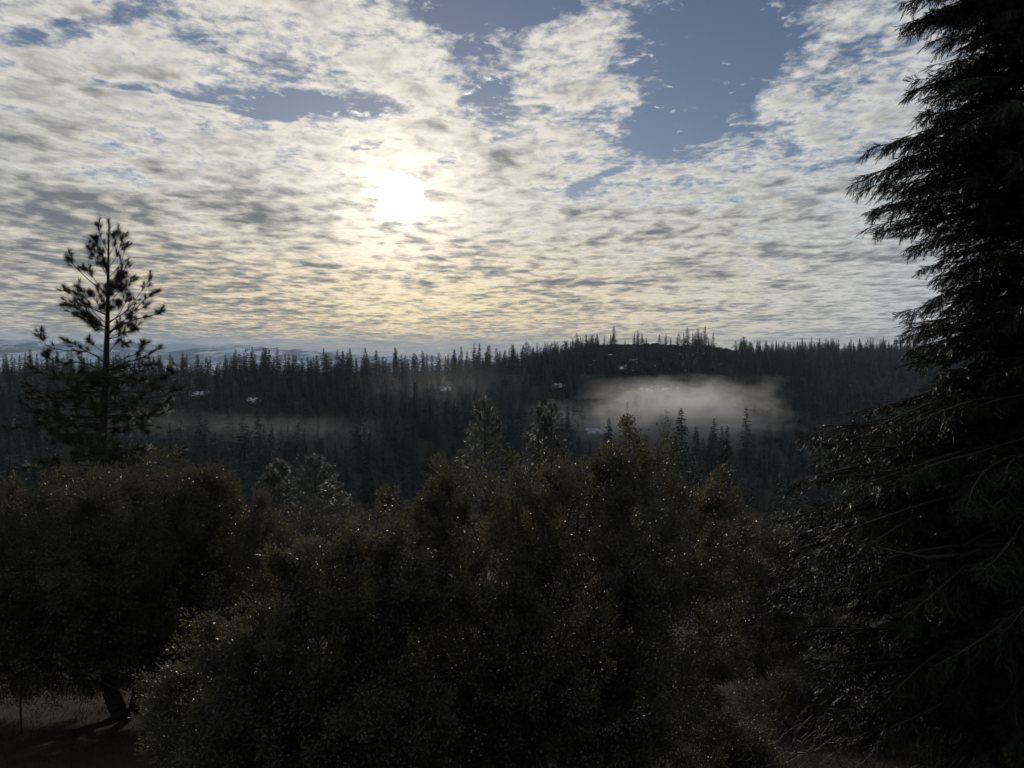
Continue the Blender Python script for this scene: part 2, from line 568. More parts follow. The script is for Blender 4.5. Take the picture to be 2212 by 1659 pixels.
# ---------------------------------------------------------------- far conifers
def conifer(seed, H, R, dense=1.0, bare=0.12, droop=0.35, topr=0.0, power=0.85):
    """a conifer of height H and crown radius R: (trunk verts, faces), (crown verts, faces)"""
    rng = np.random.default_rng(seed)
    lean = rng.normal(0, 0.012 * H, 2)
    zz_ = np.linspace(0, 1, 7)
    tp = np.stack([lean[0] * zz_ ** 2, lean[1] * zz_ ** 2, H * zz_], -1)
    trunk = tube_path(tp, 0.014 * H * (1 - zz_) ** 0.8 + 0.01, 6)
    tri = []
    nw = int(34 * dense)
    for k in range(nw):
        f = bare + (1 - bare) * ((k + rng.uniform(0, 1)) / nw)
        z = H * f
        base_r = R * ((1 - f) / (1 - bare)) ** power + topr * R * (1 - f)
        for _ in range(rng.integers(4, 8)):
            if rng.random() < 0.10:
                continue
            az_ = rng.uniform(0, 2 * math.pi)
            L = base_r * rng.uniform(0.55, 1.12) + 0.012 * H
            d = np.array([math.cos(az_), math.sin(az_), 0])
            side = np.array([-d[1], d[0], 0])
            c0 = np.array([lean[0] * f * f, lean[1] * f * f, z])
            nb = int(5 + 8 * dense * (L / R))
            t = rng.uniform(0.1, 1.0, nb)
            up = rng.normal(0, 0.05)
            p = c0 + d * (L * t)[:, None] + np.array([0, 0, 1.0]) * (L * (0.20 * t - droop * t * t * (1 + up)))[:, None]
            s = 0.080 * H * rng.uniform(0.5, 1.0, nb) * (1 - 0.45 * t) * (0.55 + 0.5 * (1 - f))
            sgn = rng.choice([-1.0, 1.0], nb)
            tip = p + d * (s * rng.uniform(0.2, 0.9, nb))[:, None] + side * (s * sgn * rng.uniform(0.2, 0.9, nb))[:, None] - np.array([0, 0, 1.0]) * (s * rng.uniform(0.1, 0.8, nb))[:, None]
            w = side * (s * 0.22)[:, None] + np.array([0, 0, 1.0]) * (s * rng.uniform(0.10, 0.3, nb))[:, None]
            tri.append(np.stack([p - w, p + w, tip], 1))
    tri = np.concatenate(tri)
    crown = (tri.reshape(-1, 3), np.arange(len(tri) * 3).reshape(-1, 3))
    return trunk, crown


def shrub_tris(seed, r=1.5, n=420):
    rng = np.random.default_rng(seed)
    c = rand_dirs(n, rng) * np.cbrt(rng.uniform(0.25, 1, (n, 1))) * r * np.array([1, 1, 0.72])
    c = c * (1 + 0.25 * np.sin(c[:, :1] * 3 + seed) * np.cos(c[:, 1:2] * 2.6))
    c[:, 2] += 0.55 * r
    d = rand_dirs(n, rng)
    a, b = frames(d, rng)
    s = r * rng.uniform(0.08, 0.2, (n, 1))
    t = np.stack([c - a * s, c + a * s, c + d * s * 2.0], 1)
    return t.reshape(-1, 3), np.arange(n * 3).reshape(-1, 3)


STYLES = [dict(R=5.9, dense=1.15, bare=0.05, droop=0.42, power=0.88), dict(R=5.3, dense=1.2, bare=0.04, droop=0.48, power=0.84), dict(R=6.3, dense=1.05, bare=0.10, droop=0.30, power=0.84),
          dict(R=4.8, dense=0.85, bare=0.26, droop=0.22, topr=0.5, power=0.62), dict(R=4.5, dense=1.05, bare=0.08, droop=0.45, power=0.84), dict(R=5.6, dense=0.9, bare=0.16, droop=0.25, topr=0.3, power=0.70)]
H0 = 22.0
PROTO = []
for k, st in enumerate(STYLES):
    tr, cr = conifer(100 + k, H0, **st)
    t_me = mesh_obj('trunk', tr[0], tr[1], M_PBARK, link=False).data
    c_me = mesh_obj('crown', cr[0], cr[1], M_FAR, link=False).data
    both = mesh_obj('conifer_form', np.concatenate([tr[0], cr[0]]), [tr[1], cr[1] + len(tr[0])], [M_PBARK, M_FAR],
                    fmat=np.concatenate([np.zeros(len(tr[1])), np.ones(len(cr[1]))]), link=False)
    PROTO.append((t_me, c_me, both))


def scatter(spacing, y0, y1, rng):
    pts = []
    y = y0
    while y < y1:
        half = 0.80 * y + 25
        n = int(2 * half / spacing)
        xs = -half + (np.arange(n) + rng.uniform(0, 1, n)) * spacing
        pts.append(np.stack([xs, y + rng.uniform(-0.5, 0.5, n) * spacing], -1))
        y += spacing
    return np.concatenate(pts)


rng = np.random.default_rng(21)
pts = scatter(9.1, 112, 1080, rng)
aa = pts[:, 0] / pts[:, 1]
yc = CREST_Y(np.clip(aa, -0.9, 0.9))
keep = pts[:, 1] < yc + 45
hillside = (aa > 0.115) & (aa < 0.315) & (pts[:, 1] > 610 + 60 * np.sin(aa * 25)) & (pts[:, 1] < yc + 60)
clump = fbm(pts[:, 0] / 45, pts[:, 1] / 45, 2)
keep &= ~(hillside & ((pts[:, 1] > 784) | (clump < 0.12)))
keep &= clump > -0.85
HOUSES = [(430, 862, 12, 0.55), (455, 813, 10, 0.3), (545, 876, 9, -0.5), (1285, 944, 12, 0.35), (1208, 844, 10, -0.4), (962, 851, 9, 0.6)]
for (X, Y, w, rz) in HOUSES:      # open ground in front of the houses so that their roofs show
    c = hit(X, Y)
    dd = pts - c[None, :2]
    dirv = -c[:2] / np.linalg.norm(c[:2])
    along = dd @ dirv
    across = np.abs(dd @ np.array([-dirv[1], dirv[0]]))
    keep &= ~((across < w * 0.40 + 2.0) & (along > -9) & (along < 34))
# the clearing under the fog bank
keep &= ~((aa > 0.13) & (aa < 0.33) & (pts[:, 1] > 395) & (pts[:, 1] < 500) & (clump < 0.55))
# the near slope in line with the pines and the open slope below the camera
pts, aa, yc = pts[keep], aa[keep], yc[keep]
clump = clump[keep]
tz = height(pts[:, 0], pts[:, 1])
hh = (8 + 20 * rng.uniform(0, 1, len(pts)) ** 1.7) * (1 + 0.22 * clump)
hh *= 0.94 * np.where(aa > 0.33, 0.80, 1.0) * np.where(pts[:, 1] < 200, 0.8, 1.0)
past = pts[:, 1] > yc - 25
hh = np.where(past & (aa < 0), 8 + 19 * rng.uniform(0, 1, len(pts)) ** 1.8, hh)
hh = np.where(past & (aa > -0.02) & (aa < 0.12), 7 + 10 * rng.uniform(0, 1, len(pts)) ** 1.5, hh)
kind_ = rng.choice(6, len(pts), p=[0.26, 0.24, 0.14, 0.12, 0.14, 0.10])
rot_ = rng.uniform(0, 2 * math.pi, len(pts))
FOREST = dict(xy=pts, z=tz, h=hh, kind=kind_, rot=rot_)

# which trees show most: a coarse picture filled from near to far
fx = (pts[:, 0] / pts[:, 1]) * F + 512
ftop = 356 - (tz + hh) / pts[:, 1] * F
fbot = 356 - tz / pts[:, 1] * F
buf = np.zeros((768, 1024), bool)
outline = [(0, 1045), (110, 1030), (260, 1012), (420, 1030), (560, 1085), (640, 1120), (800, 1110), (840, 1060), (930, 1010), (1000, 985), (1240, 985), (1370, 930), (1440, 930),
           (1560, 1020), (1650, 1130), (1670, 1150), (1715, 1090), (1720, 910), (1900, 905), (1960, 720), (1880, 500), (1860, 300), (1950, 0), (2212, 0)]
ox, oy = [p_[0] * K for p_ in outline], [p_[1] * K for p_ in outline]
cols = np.interp(np.arange(1024), ox, oy)
for c in range(1024):
    buf[int(cols[c]):, c] = True
order = np.argsort(pts[:, 1])
seen = np.zeros(len(pts))
for k in order:
    t_, b_ = ftop[k], fbot[k]
    hpx = b_ - t_
    wpx = 0.21 * hpx
    x0, x1 = int(max(fx[k] - wpx, 0)), int(min(fx[k] + wpx + 1, 1024))
    if x1 <= x0 or t_ > 767:
        continue
    for c in range(x0, x1):
        s = min(abs(c + 0.5 - fx[k]) / max(wpx, 0.5), 1.0)
        a_, e_ = int(max(t_ + s * hpx * 0.9, 0)), int(min(b_, 768))
        if e_ > a_:
            seg = buf[a_:e_, c]
            seen[k] += np.count_nonzero(~seg)
            seg[:] = True
sky_line = (past) & (seen > 12)
rank = np.argsort(-(seen + 40 * sky_line))
SINGLE = rank[:255]
single_set = np.zeros(len(pts), bool)
single_set[SINGLE] = True


def place_conifer(x, y, z, h, kind, rot, label, group, wide=1.0):
    o = empty('conifer_tree', (x, y, z - 0.3), rot)
    s = h / H0
    o.scale = (s * wide, s * wide, s)
    tag(o, label, 'tree', group)
    for me in PROTO[kind][:2]:
        c = bpy.data.objects.new(me.name.split('.')[0], me)
        COL.objects.link(c)
        c.parent = o
    return o


def zone(X, Y, on_sky):
    X, Y = X / K, Y / K
    if on_sky:
        if X < 330:
            return 'dark conifer on the ridge skyline behind the tall lone pine', 'conifers on the skyline behind the lone pine'
        if X < 640:
            return 'pointed dark conifer on the ridge skyline just beyond the tall lone pine', 'conifers on the skyline beyond the lone pine'
        if X < 950:
            return 'dark conifer on the low ridge skyline under the far snowy mountains', 'conifers on the skyline under the mountains'
        if X < 1260:
            return 'small dark conifer where the skyline climbs towards the bare hilltop', 'conifers on the climbing skyline'
        return 'tiny dark conifer on the distant skyline beside the big cedar', 'conifers on the skyline beside the cedar'
    if X < 400:
        return 'dim conifer on the far slope seen through the lone pine branches', 'conifers seen through the lone pine'
    if X < 800:
        if Y > 930:
            return 'dim conifer low on the dark valley side below the long thin mist', 'conifers below the thin mist'
        return 'dim conifer on the far slope above the long thin mist band', 'conifers above the thin mist'
    if X < 1240:
        if Y > 930:
            return 'dim conifer on the valley side behind the two backlit pines', 'conifers behind the backlit pines'
        return 'dim conifer on the wooded slope below the middle of the skyline', 'conifers below the middle skyline'
    if X < 1700:
        if Y > 940:
            return 'dark conifer at the foot of the bright fog bank', 'conifers at the foot of the fog'
        return 'dim conifer between the bright fog bank and the bare hilltop', 'conifers between fog and hilltop'
    return 'dim conifer on the slope between the fog bank and the big cedar', 'conifers between fog and cedar'


by_zone = {}
for k in SINGLE:
    by_zone.setdefault(zone(fx[k], ftop[k], sky_line[k]), []).append(k)
for (lab, grp), ks in by_zone.items():
    ks = np.array(ks)
    word = {}
    if len(ks) > 5:       # the ones that stand out of their group
        for w_, k in (('leftmost ', ks[np.argmin(fx[ks])]), ('rightmost ', ks[np.argmax(fx[ks])]), ('largest ', ks[np.argmax((fbot - ftop)[ks])]), ('lowest ', ks[np.argmax(ftop[ks])])):
            word.setdefault(k, w_)
    for k in ks:
        place_conifer(pts[k, 0], pts[k, 1], tz[k], hh[k], kind_[k], rot_[k], word.get(k, '') + lab, grp)


def points_instances(name, xyz, scale, rot, idx, forms, label):
    """one object that draws the forms at its points (ground cover and the mass of the wood only)"""
    coll = bpy.data.collections.new(name + '_forms')
    for n_, o in enumerate(forms):
        o.name = '%s_form_%02d' % (name, n_)
        coll.objects.link(o)
    me = bpy.data.meshes.new(name)
    me.vertices.add(len(xyz))
    me.vertices.foreach_set('co', np.asarray(xyz, np.float32).ravel())
    for an, ty, val in (('size', 'FLOAT', scale), ('turn', 'FLOAT', rot), ('form', 'INT', idx)):
        at_ = me.attributes.new(an, ty, 'POINT')
        at_.data.foreach_set('value', np.asarray(val, np.int32 if ty == 'INT' else np.float32))
    o = bpy.data.objects.new(name, me)
    COL.objects.link(o)
    ng = bpy.data.node_groups.new(name, 'GeometryNodeTree')
    ng.interface.new_socket('Geometry', in_out='INPUT', socket_type='NodeSocketGeometry')
    ng.interface.new_socket('Geometry', in_out='OUTPUT', socket_type='NodeSocketGeometry')
    N, L = ng.nodes, ng.links
    gi, go = N.new('NodeGroupInput'), N.new('NodeGroupOutput')
    ci = N.new('GeometryNodeCollectionInfo')
    ci.inputs['Collection'].default_value = coll
    ci.inputs['Separate Children'].default_value = True
    ci.inputs['Reset Children'].default_value = True
    ip = N.new('GeometryNodeInstanceOnPoints')
    ip.inputs['Pick Instance'].default_value = True

    def attr(an, ty):
        n_ = N.new('GeometryNodeInputNamedAttribute')
        n_.data_type = ty
        n_.inputs['Name'].default_value = an
        return n_.outputs[0]
    cx = N.new('ShaderNodeCombineXYZ')
    L.new(attr('turn', 'FLOAT'), cx.inputs[2])
    L.new(gi.outputs[0], ip.inputs['Points'])
    L.new(ci.outputs[0], ip.inputs['Instance'])
    L.new(attr('form', 'INT'), ip.inputs['Instance Index'])
    L.new(attr('size', 'FLOAT'), ip.inputs['Scale'])
    e2r = N.new('FunctionNodeEulerToRotation')
    L.new(cx.outputs[0], e2r.inputs[0])
    L.new(e2r.outputs[0], ip.inputs['Rotation'])
    L.new(ip.outputs[0], go.inputs[0])
    md = o.modifiers.new('scatter', 'NODES')
    md.node_group = ng
    tag(o, label, kind='stuff')
    return o


rest = ~single_set
xyz = np.stack([pts[rest, 0], pts[rest, 1], tz[rest] - 0.3], -1)
points_instances('forest', xyz, hh[rest] / H0, rot_[rest], kind_[rest], [p_[2] for p_ in PROTO], 'dense dark conifer forest covering the valley sides and the far ridge')

# low brush on the open hill and between the trees
bp = scatter(4.2, 560, 830, rng)
ba = bp[:, 0] / bp[:, 1]
bk = (ba > 0.03) & (ba < 0.42) & (fbm(bp[:, 0] / 22, bp[:, 1] / 22, 2) > -0.35) & (bp[:, 1] < CREST_Y(np.clip(ba, -0.9, 0.9)) + 15)
bp = bp[bk]
bforms = []
for k in range(4):
    v_, f_ = shrub_tris(300 + k)
    bforms.append(mesh_obj('brush_form', v_, f_, M_BRUSH, link=False))
points_instances('chaparral', np.stack([bp[:, 0], bp[:, 1], height(bp[:, 0], bp[:, 1])], -1), rng.uniform(0.8, 2.4, len(bp)), rng.uniform(0, 6.28, len(bp)),
                 rng.integers(0, 4, len(bp)), bforms, 'low dark chaparral brush on the face of the bare hill')

# the trees that stand alone on the hilltop, left to right
for n_, (X, Y0, Y1, kd, wd, lab) in enumerate([
        (1152, 745, 772, 1, 1.1, 'bushy dark conifer at the left start of the hilltop line'),
        (1182, 736, 768, 0, 1.1, 'tall dark conifer left of the hilltop, above the climbing skyline'),
        (1222, 740, 766, 4, 1.0, 'slim conifer in the cluster on the left shoulder of the hilltop'),
        (1254, 733, 762, 0, 1.1, 'tallest dark conifer on the left shoulder of the hilltop'),
        (1285, 734, 757, 2, 1.0, 'wide-topped dark conifer near the left end of the hilltop'),
        (1320, 738, 756, 3, 1.2, 'small open-crowned tree on the left half of the hilltop'),
        (1350, 737, 754, 5, 0.9, 'small pale conifer left of the tallest hilltop tree'),
        (1386, 723, 752, 0, 1.05, 'tallest conifer in the middle of the hilltop skyline'),
        (1424, 728, 754, 5, 1.1, 'first of three slim conifers right of the tallest hilltop tree'),
        (1438, 727, 755, 4, 1.0, 'middle of three slim conifers right of the tallest hilltop tree'),
        (1448, 734, 755, 1, 1.0, 'shortest of three slim conifers right of the tallest hilltop tree'),
        (1466, 725, 755, 5, 1.15, 'broad tall conifer on the right half of the hilltop'),
        (1480, 733, 756, 3, 1.2, 'short conifer touching the broad one on the right half of the hilltop'),
        (1500, 734, 760, 3, 1.7, 'dense round-headed conifer near the right end of the hilltop'),
        (1516, 740, 761, 5, 1.3, 'last slim conifer before the round oak on the hilltop'),
        (1605, 733, 770, 3, 1.3, 'lone tall conifer in the dip right of the bare hilltop')]):
    rx = (X * K - 512) / F
    d = float(CREST_Y(rx)) - 6
    x = rx * d
    z = float(height(x, d))
    place_conifer(x, d, z, (Y1 - Y0) * K / F * d * 1.12, kd, n_ * 1.3, lab, 'lone trees on the hilltop', wd * 1.1)

# conifers that stand in and before the fog
for n_, (X, Y0, d, h, kd, wd, lab) in enumerate([
        (1374, 846, 455, 27, 0, 1.25, 'largest dark conifer at the left edge of the bright fog'),
        (1398, 858, 465, 24, 5, 1.0, 'slender conifer beside the largest one at the left edge of the fog'),
        (1441, 882, 425, 22, 3, 1.0, 'thin conifer in fog directly above the oak top shoots'),
        (1473, 880, 380, 26, 1, 1.15, 'sharp dark conifer standing in front of the bright fog'),
        (1430, 880, 440, 20, 2, 1.0, 'half-veiled conifer left of the sharp dark one in the fog'),
        (1535, 860, 520, 28, 0, 1.2, 'pale conifer almost lost in the brightest fog'),
        (1596, 868, 500, 26, 5, 1.0, 'faint tall conifer in the right part of the fog'),
        (1614, 880, 400, 26, 4, 1.1, 'sharp dark conifer before the right part of the fog'),
        (1572, 918, 375, 20, 4, 1.0, 'short dark conifer at the lower edge of the fog'),
        (1655, 862, 450, 26, 2, 1.0, 'dim conifer at the far right edge of the fog'),
        (1270, 968, 330, 18, 2, 1.0, 'small dark conifer below the snowy roof in the mist'),
        (560, 905, 330, 28, 3, 1.0, 'tall thin conifer rising out of the long thin mist band'),
        (1160, 862, 420, 26, 4, 1.0, 'tall bare-stemmed conifer behind the double backlit pine')]):
    rx = (X * K - 512) / F
    x = rx * d
    z = float(height(x, d))
    top = -((Y0 * K - 356) / F) * d
    place_conifer(x, d, z, max(top - z, 12.0), kd, n_ * 2.1, lab, 'conifers in and before the fog', wd)


# round oak on the hilltop
def hill_oak(X, Y0, Y1, lab):
    rx = (X * K - 512) / F
    d = float(CREST_Y(rx)) - 8
    x = rx * d
    z = float(height(x, d))
    top = -((Y0 * K - 356) / F) * d
    o = empty('oak_tree', (x, d, z))
    tag(o, lab, 'tree')
    hgt = max(top - z, 6)
    v_, f_ = tube_path([(0, 0, -0.3), (0.2, 0, hgt * 0.3), (0.1, 0, hgt * 0.6)], [0.35, 0.28, 0.12])
    mesh_obj('trunk', v_, f_, M_BARK, o)
    v_, f_ = shrub_tris(77, hgt * 0.52, 700)
    v_[:, 2] += hgt * 0.22
    mesh_obj('crown', v_, f_, M_BRUSH, o)


hill_oak(1531, 747, 770, 'small round-crowned oak at the right end of the hilltop skyline')


# ---------------------------------------------------------------- houses with snow on their roofs
def snow_material():
    m, T = new_mat('roof_snow')
    pos = T.n('ShaderNodeNewGeometry').outputs['Position']
    n = T.noise(pos, 0.33, 4.0, 0.6, dim='3D')      # snow with bare patches where it has slid off
    col = T.mix(T.ramp(n, 0.44, 0.54), (0.05, 0.045, 0.045), (0.42, 0.45, 0.53))
    finish(T, principled(T, col, 0.7, 0.3, n))
    return m


M_SNOW = snow_material()
M_WALL = bark_mat('house_wall', (0.06, 0.045, 0.035), (0.11, 0.085, 0.065), 3.0)
M_DOOR = bark_mat('house_door', (0.03, 0.025, 0.02), (0.05, 0.04, 0.035), 3.0)


def box(cx, cy, cz, sx, sy, sz):
    v = np.array([[x, y, z] for x in (-1, 1) for y in (-1, 1) for z in (-1, 1)], float) * [sx / 2, sy / 2, sz / 2] + [cx, cy, cz]
    return v, np.array([[0, 1, 3, 2], [4, 6, 7, 5], [0, 4, 5, 1], [2, 3, 7, 6], [0, 2, 6, 4], [1, 5, 7, 3]])


def house(X, Y, w, rz, label):
    c = hit(X, Y)
    gz_ = float(height(c[0], c[1]))
    o = empty('mountain_house', (c[0], c[1], gz_ - 0.6), rz)
    tag(o, label, 'house', 'snow-roofed houses on the far slope')
    dp, wh, rh = w * 0.62, 3.4, 2.4
    v, f = box(0, 0, wh / 2, w, dp, wh)
    g = np.array([[-w / 2, -dp / 2, wh], [-w / 2, dp / 2, wh], [-w / 2, 0, wh + rh * 0.92], [w / 2, -dp / 2, wh], [w / 2, dp / 2, wh], [w / 2, 0, wh + rh * 0.92]])
    mesh_obj('wall', np.concatenate([v, g]), [f, np.array([[8, 9, 10], [11, 13, 12]])], M_WALL, o)
    e = 0.7
    rv, rf = [], []
    for s in (-1, 1):
        a = np.array([[-w / 2 - e, s * (dp / 2 + e), wh - 0.35], [w / 2 + e, s * (dp / 2 + e), wh - 0.35], [w / 2 + e, 0, wh + rh], [-w / 2 - e, 0, wh + rh]])
        b = a + [0, 0, 0.4]
        rv.append(np.concatenate([a, b]))
        rf.append(np.array([[0, 1, 2, 3], [4, 5, 6, 7], [0, 1, 5, 4], [1, 2, 6, 5], [2, 3, 7, 6], [3, 0, 4, 7]]))
    v, f = join(list(zip(rv, rf)))
    roof = mesh_obj('roof', v, f, M_SNOW, o)
    v, f = box(w * 0.22, 0.4, wh + rh + 0.3, 0.9, 0.9, 1.8)
    mesh_obj('chimney', v, f, M_WALL, roof)
    v, f = box(-w * 0.15, -dp / 2 - 0.03, 1.1, 1.0, 0.1, 2.2)
    mesh_obj('door', v, f, M_DOOR, o)
    for xx in (-0.36, 0.08, 0.32):
        v, f = box(xx * w, -dp / 2 - 0.03, 1.7, 1.3, 0.1, 1.2)
        mesh_obj('window', v, f, M_DOOR, o)


for (X, Y, w, rz), lab in zip(HOUSES, [
        'house with long snowy roof among conifers just right of the lone pine',
        'small snow-roofed house high on the slope near the left ridge skyline',
        'smallest snowy roof, above the left end of the thin mist',
        'snow-covered roof glowing in the mist left of the bright fog',
        'snowy roof half hidden by conifers on the middle of the slope',
        'snow-dusted roof in thin smoke below the middle of the skyline']):
    house(X, Y, w, rz, lab)

# ---------------------------------------------------------------- air: haze over everything, fog banks in the valley
def haze_box():
    m, T = new_mat('haze')
    v = T.n('ShaderNodeVolumePrincipled')
    v.inputs['Color'].default_value = (0.60, 0.80, 1.0, 1.0)
    v.inputs['Density'].default_value = 0.00006
    v.inputs['Anisotropy'].default_value = 0.0
    finish(T, vol=v.outputs[0])
    lo, hi = np.array([-14000.0, -14000.0, -420.0]), np.array([14000.0, 14000.0, 320.0])
    bv, bf = box(*((lo + hi) / 2), *(hi - lo))
    o = mesh_obj('haze', bv, bf, m)
    tag(o, 'thin blue morning haze filling the valley and the distance', kind='stuff')


haze_box()


def fog_bank(X, Y, d, size, dens, label, seed, top=0.75, tilt=0.0, g=0.45):
    """a soft-edged bank of fog; size is its full width, depth and height in metres"""
    m, T = new_mat('fog')
    tc = T.n('ShaderNodeTexCoord').outputs['Object']
    sz = np.array(size, float) / 2
    q = T.v('MULTIPLY', tc, tuple(1.0 / sz))
    sp = T.n('ShaderNodeSeparateXYZ')
    T.put(sp.inputs[0], q)
    hor = T.v('LENGTH', T.v('MULTIPLY', q, (1.0, 1.0, 0.0)))
    wisp = T.noise(T.v('ADD', T.v('MULTIPLY', tc, (0.055, 0.036, 0.110)), (seed * 3.1, seed * 1.7, 0.0)), 1.0, 4.0, 0.6, dim='3D')
    edge = T.ramp(T.m('MULTIPLY_ADD', T.m('SUBTRACT', wisp, 0.5), 2.1, hor), 0.90, 0.0)
    zt = T.m('MULTIPLY_ADD', T.m('SUBTRACT', wisp, 0.5), 1.3, sp.outputs[2])
    cap = T.ramp(zt, 1.0, top)
    foot = T.ramp(sp.outputs[2], -1.0, 0.35)
    den = T.m('MULTIPLY', T.m('MULTIPLY', edge, T.m('MULTIPLY', cap, foot)), T.m('MULTIPLY', T.ramp(wisp, 0.30, 0.68, 0.15, 1.5), dens))
    v = T.n('ShaderNodeVolumeScatter')
    v.inputs['Color'].default_value = (0.97, 0.97, 0.97, 1)
    v.inputs['Anisotropy'].default_value = g
    T.put(v.inputs['Density'], den)
    finish(T, vol=v.outputs[0])
    c = at(X, Y, d)
    bv, bf = box(0, 0, 0, *size)
    o = mesh_obj('fog_bank', bv, bf, m)
    o.location = [float(t) for t in c]
    o.rotation_euler = (0, tilt, 0)
    tag(o, label, kind='stuff')
    return o


fog_bank(1474, 925, 440, (142, 135, 66), 0.046, 'bright fog bank lying in the valley below the bare hill', 1.0, 0.25)
fog_bank(1290, 950, 440, (165, 120, 50), 0.020, 'thin mist trailing left of the bright fog bank', 2.0, 0.3)
fog_bank(560, 938, 400, (240, 110, 26), 0.0048, 'long thin mist band low on the slope right of the lone pine', 3.0, 0.2, 0.03)
fog_bank(955, 865, 480, (160, 120, 66), 0.0022, 'faint smoke drifting over the slope below the middle of the skyline', 4.0, 0.0)
cy.volume_step_rate = 1.0
cy.volume_max_steps = 64

# ---------------------------------------------------------------- broadleaved trees in the foreground
def leaf_quads(c, d, n, L, W, fold=0.25):
    """folded pointed leaves: centres of the base, direction, side normal, length, width"""
    d = unit(d)
    s = unit(np.cross(d, n))
    n = np.cross(s, d)
    L, W = L[:, None], W[:, None]
    mid = c + d * L * 0.48
    v = np.stack([c, mid + s * W * 0.5 + n * W * fold, c + d * L, mid - s * W * 0.5 + n * W * fold], 1)
    k = np.arange(len(c))[:, None] * 4
    f = np.concatenate([k + [0, 1, 2], k + [0, 2, 3]], 1).reshape(-1, 3)
    return v.reshape(-1, 3), f


def grow(base, pts, rng, bf=0.32, stub=None):
    """join the points into one branching tree: near nodes, and short ways to the foot, first"""
    pos, par, path = [np.array(base, float)], [-1], [0.0]
    if stub is not None:
        for p_ in stub:
            path.append(path[-1] + np.linalg.norm(np.array(p_) - pos[-1]))
            par.append(len(pos) - 1)
            pos.append(np.array(p_, float))
    cap = len(pts) * 3 + len(pos) + 10
    P, Pl = np.zeros((cap, 3)), np.zeros(cap)
    n = len(pos)
    P[:n], Pl[:n] = pos, path
    ref = P[n - 1]
    order = np.argsort(np.linalg.norm(pts - ref, axis=1) + rng.uniform(0, 0.3, len(pts)))
    tips = []
    for k in order:
        p_ = pts[k]
        d = np.linalg.norm(P[:n] - p_, axis=1)
        j = int(np.argmin(d + bf * Pl[:n])) if n > 1 else 0
        L = d[j]
        if L > 0.22:
            m_ = P[j] * 0.5 + p_ * 0.5 + rng.normal(0, 0.06 * L, 3) + np.array([0, 0, -0.04 * L])
            P[n], Pl[n] = m_, Pl[j] + L * 0.5
            par.append(j)
            j = n
            n += 1
        P[n], Pl[n] = p_, Pl[j] + np.linalg.norm(P[j] - p_)
        par.append(j)
        tips.append(n)
        n += 1
    return P[:n].copy(), np.array(par), np.array(tips)


def pipe_radii(par, r0, ex=2.35):
    n = len(par)
    acc = np.zeros(n)
    r = np.zeros(n)
    for k in range(n - 1, -1, -1):
        r[k] = max(acc[k], r0 ** ex) ** (1 / ex)
        if par[k] >= 0:
            acc[par[k]] += r[k] ** ex
    return r


def in_lobes(lobes, n, rng, shell=0.45):
    vol = np.array([l[1][0] * l[1][1] * l[1][2] for l in lobes]) ** 1.1
    w = rng.choice(len(lobes), n, p=vol / vol.sum())
    c = np.array([l[0] for l in lobes])[w]
    rr = np.array([l[1] for l in lobes])[w]
    u = rand_dirs(n, rng) * (rng.uniform(shell ** 3, 1, (n, 1)) ** (1 / 3))
    ph = w * 1.7
    bump = 1 + 0.10 * np.sin(u[:, 0] * 7 + ph) + 0.10 * np.sin(u[:, 2] * 8 + 2 * ph) + 0.07 * np.sin(u[:, 1] * 9 - ph)
    return c + u * rr * bump[:, None]


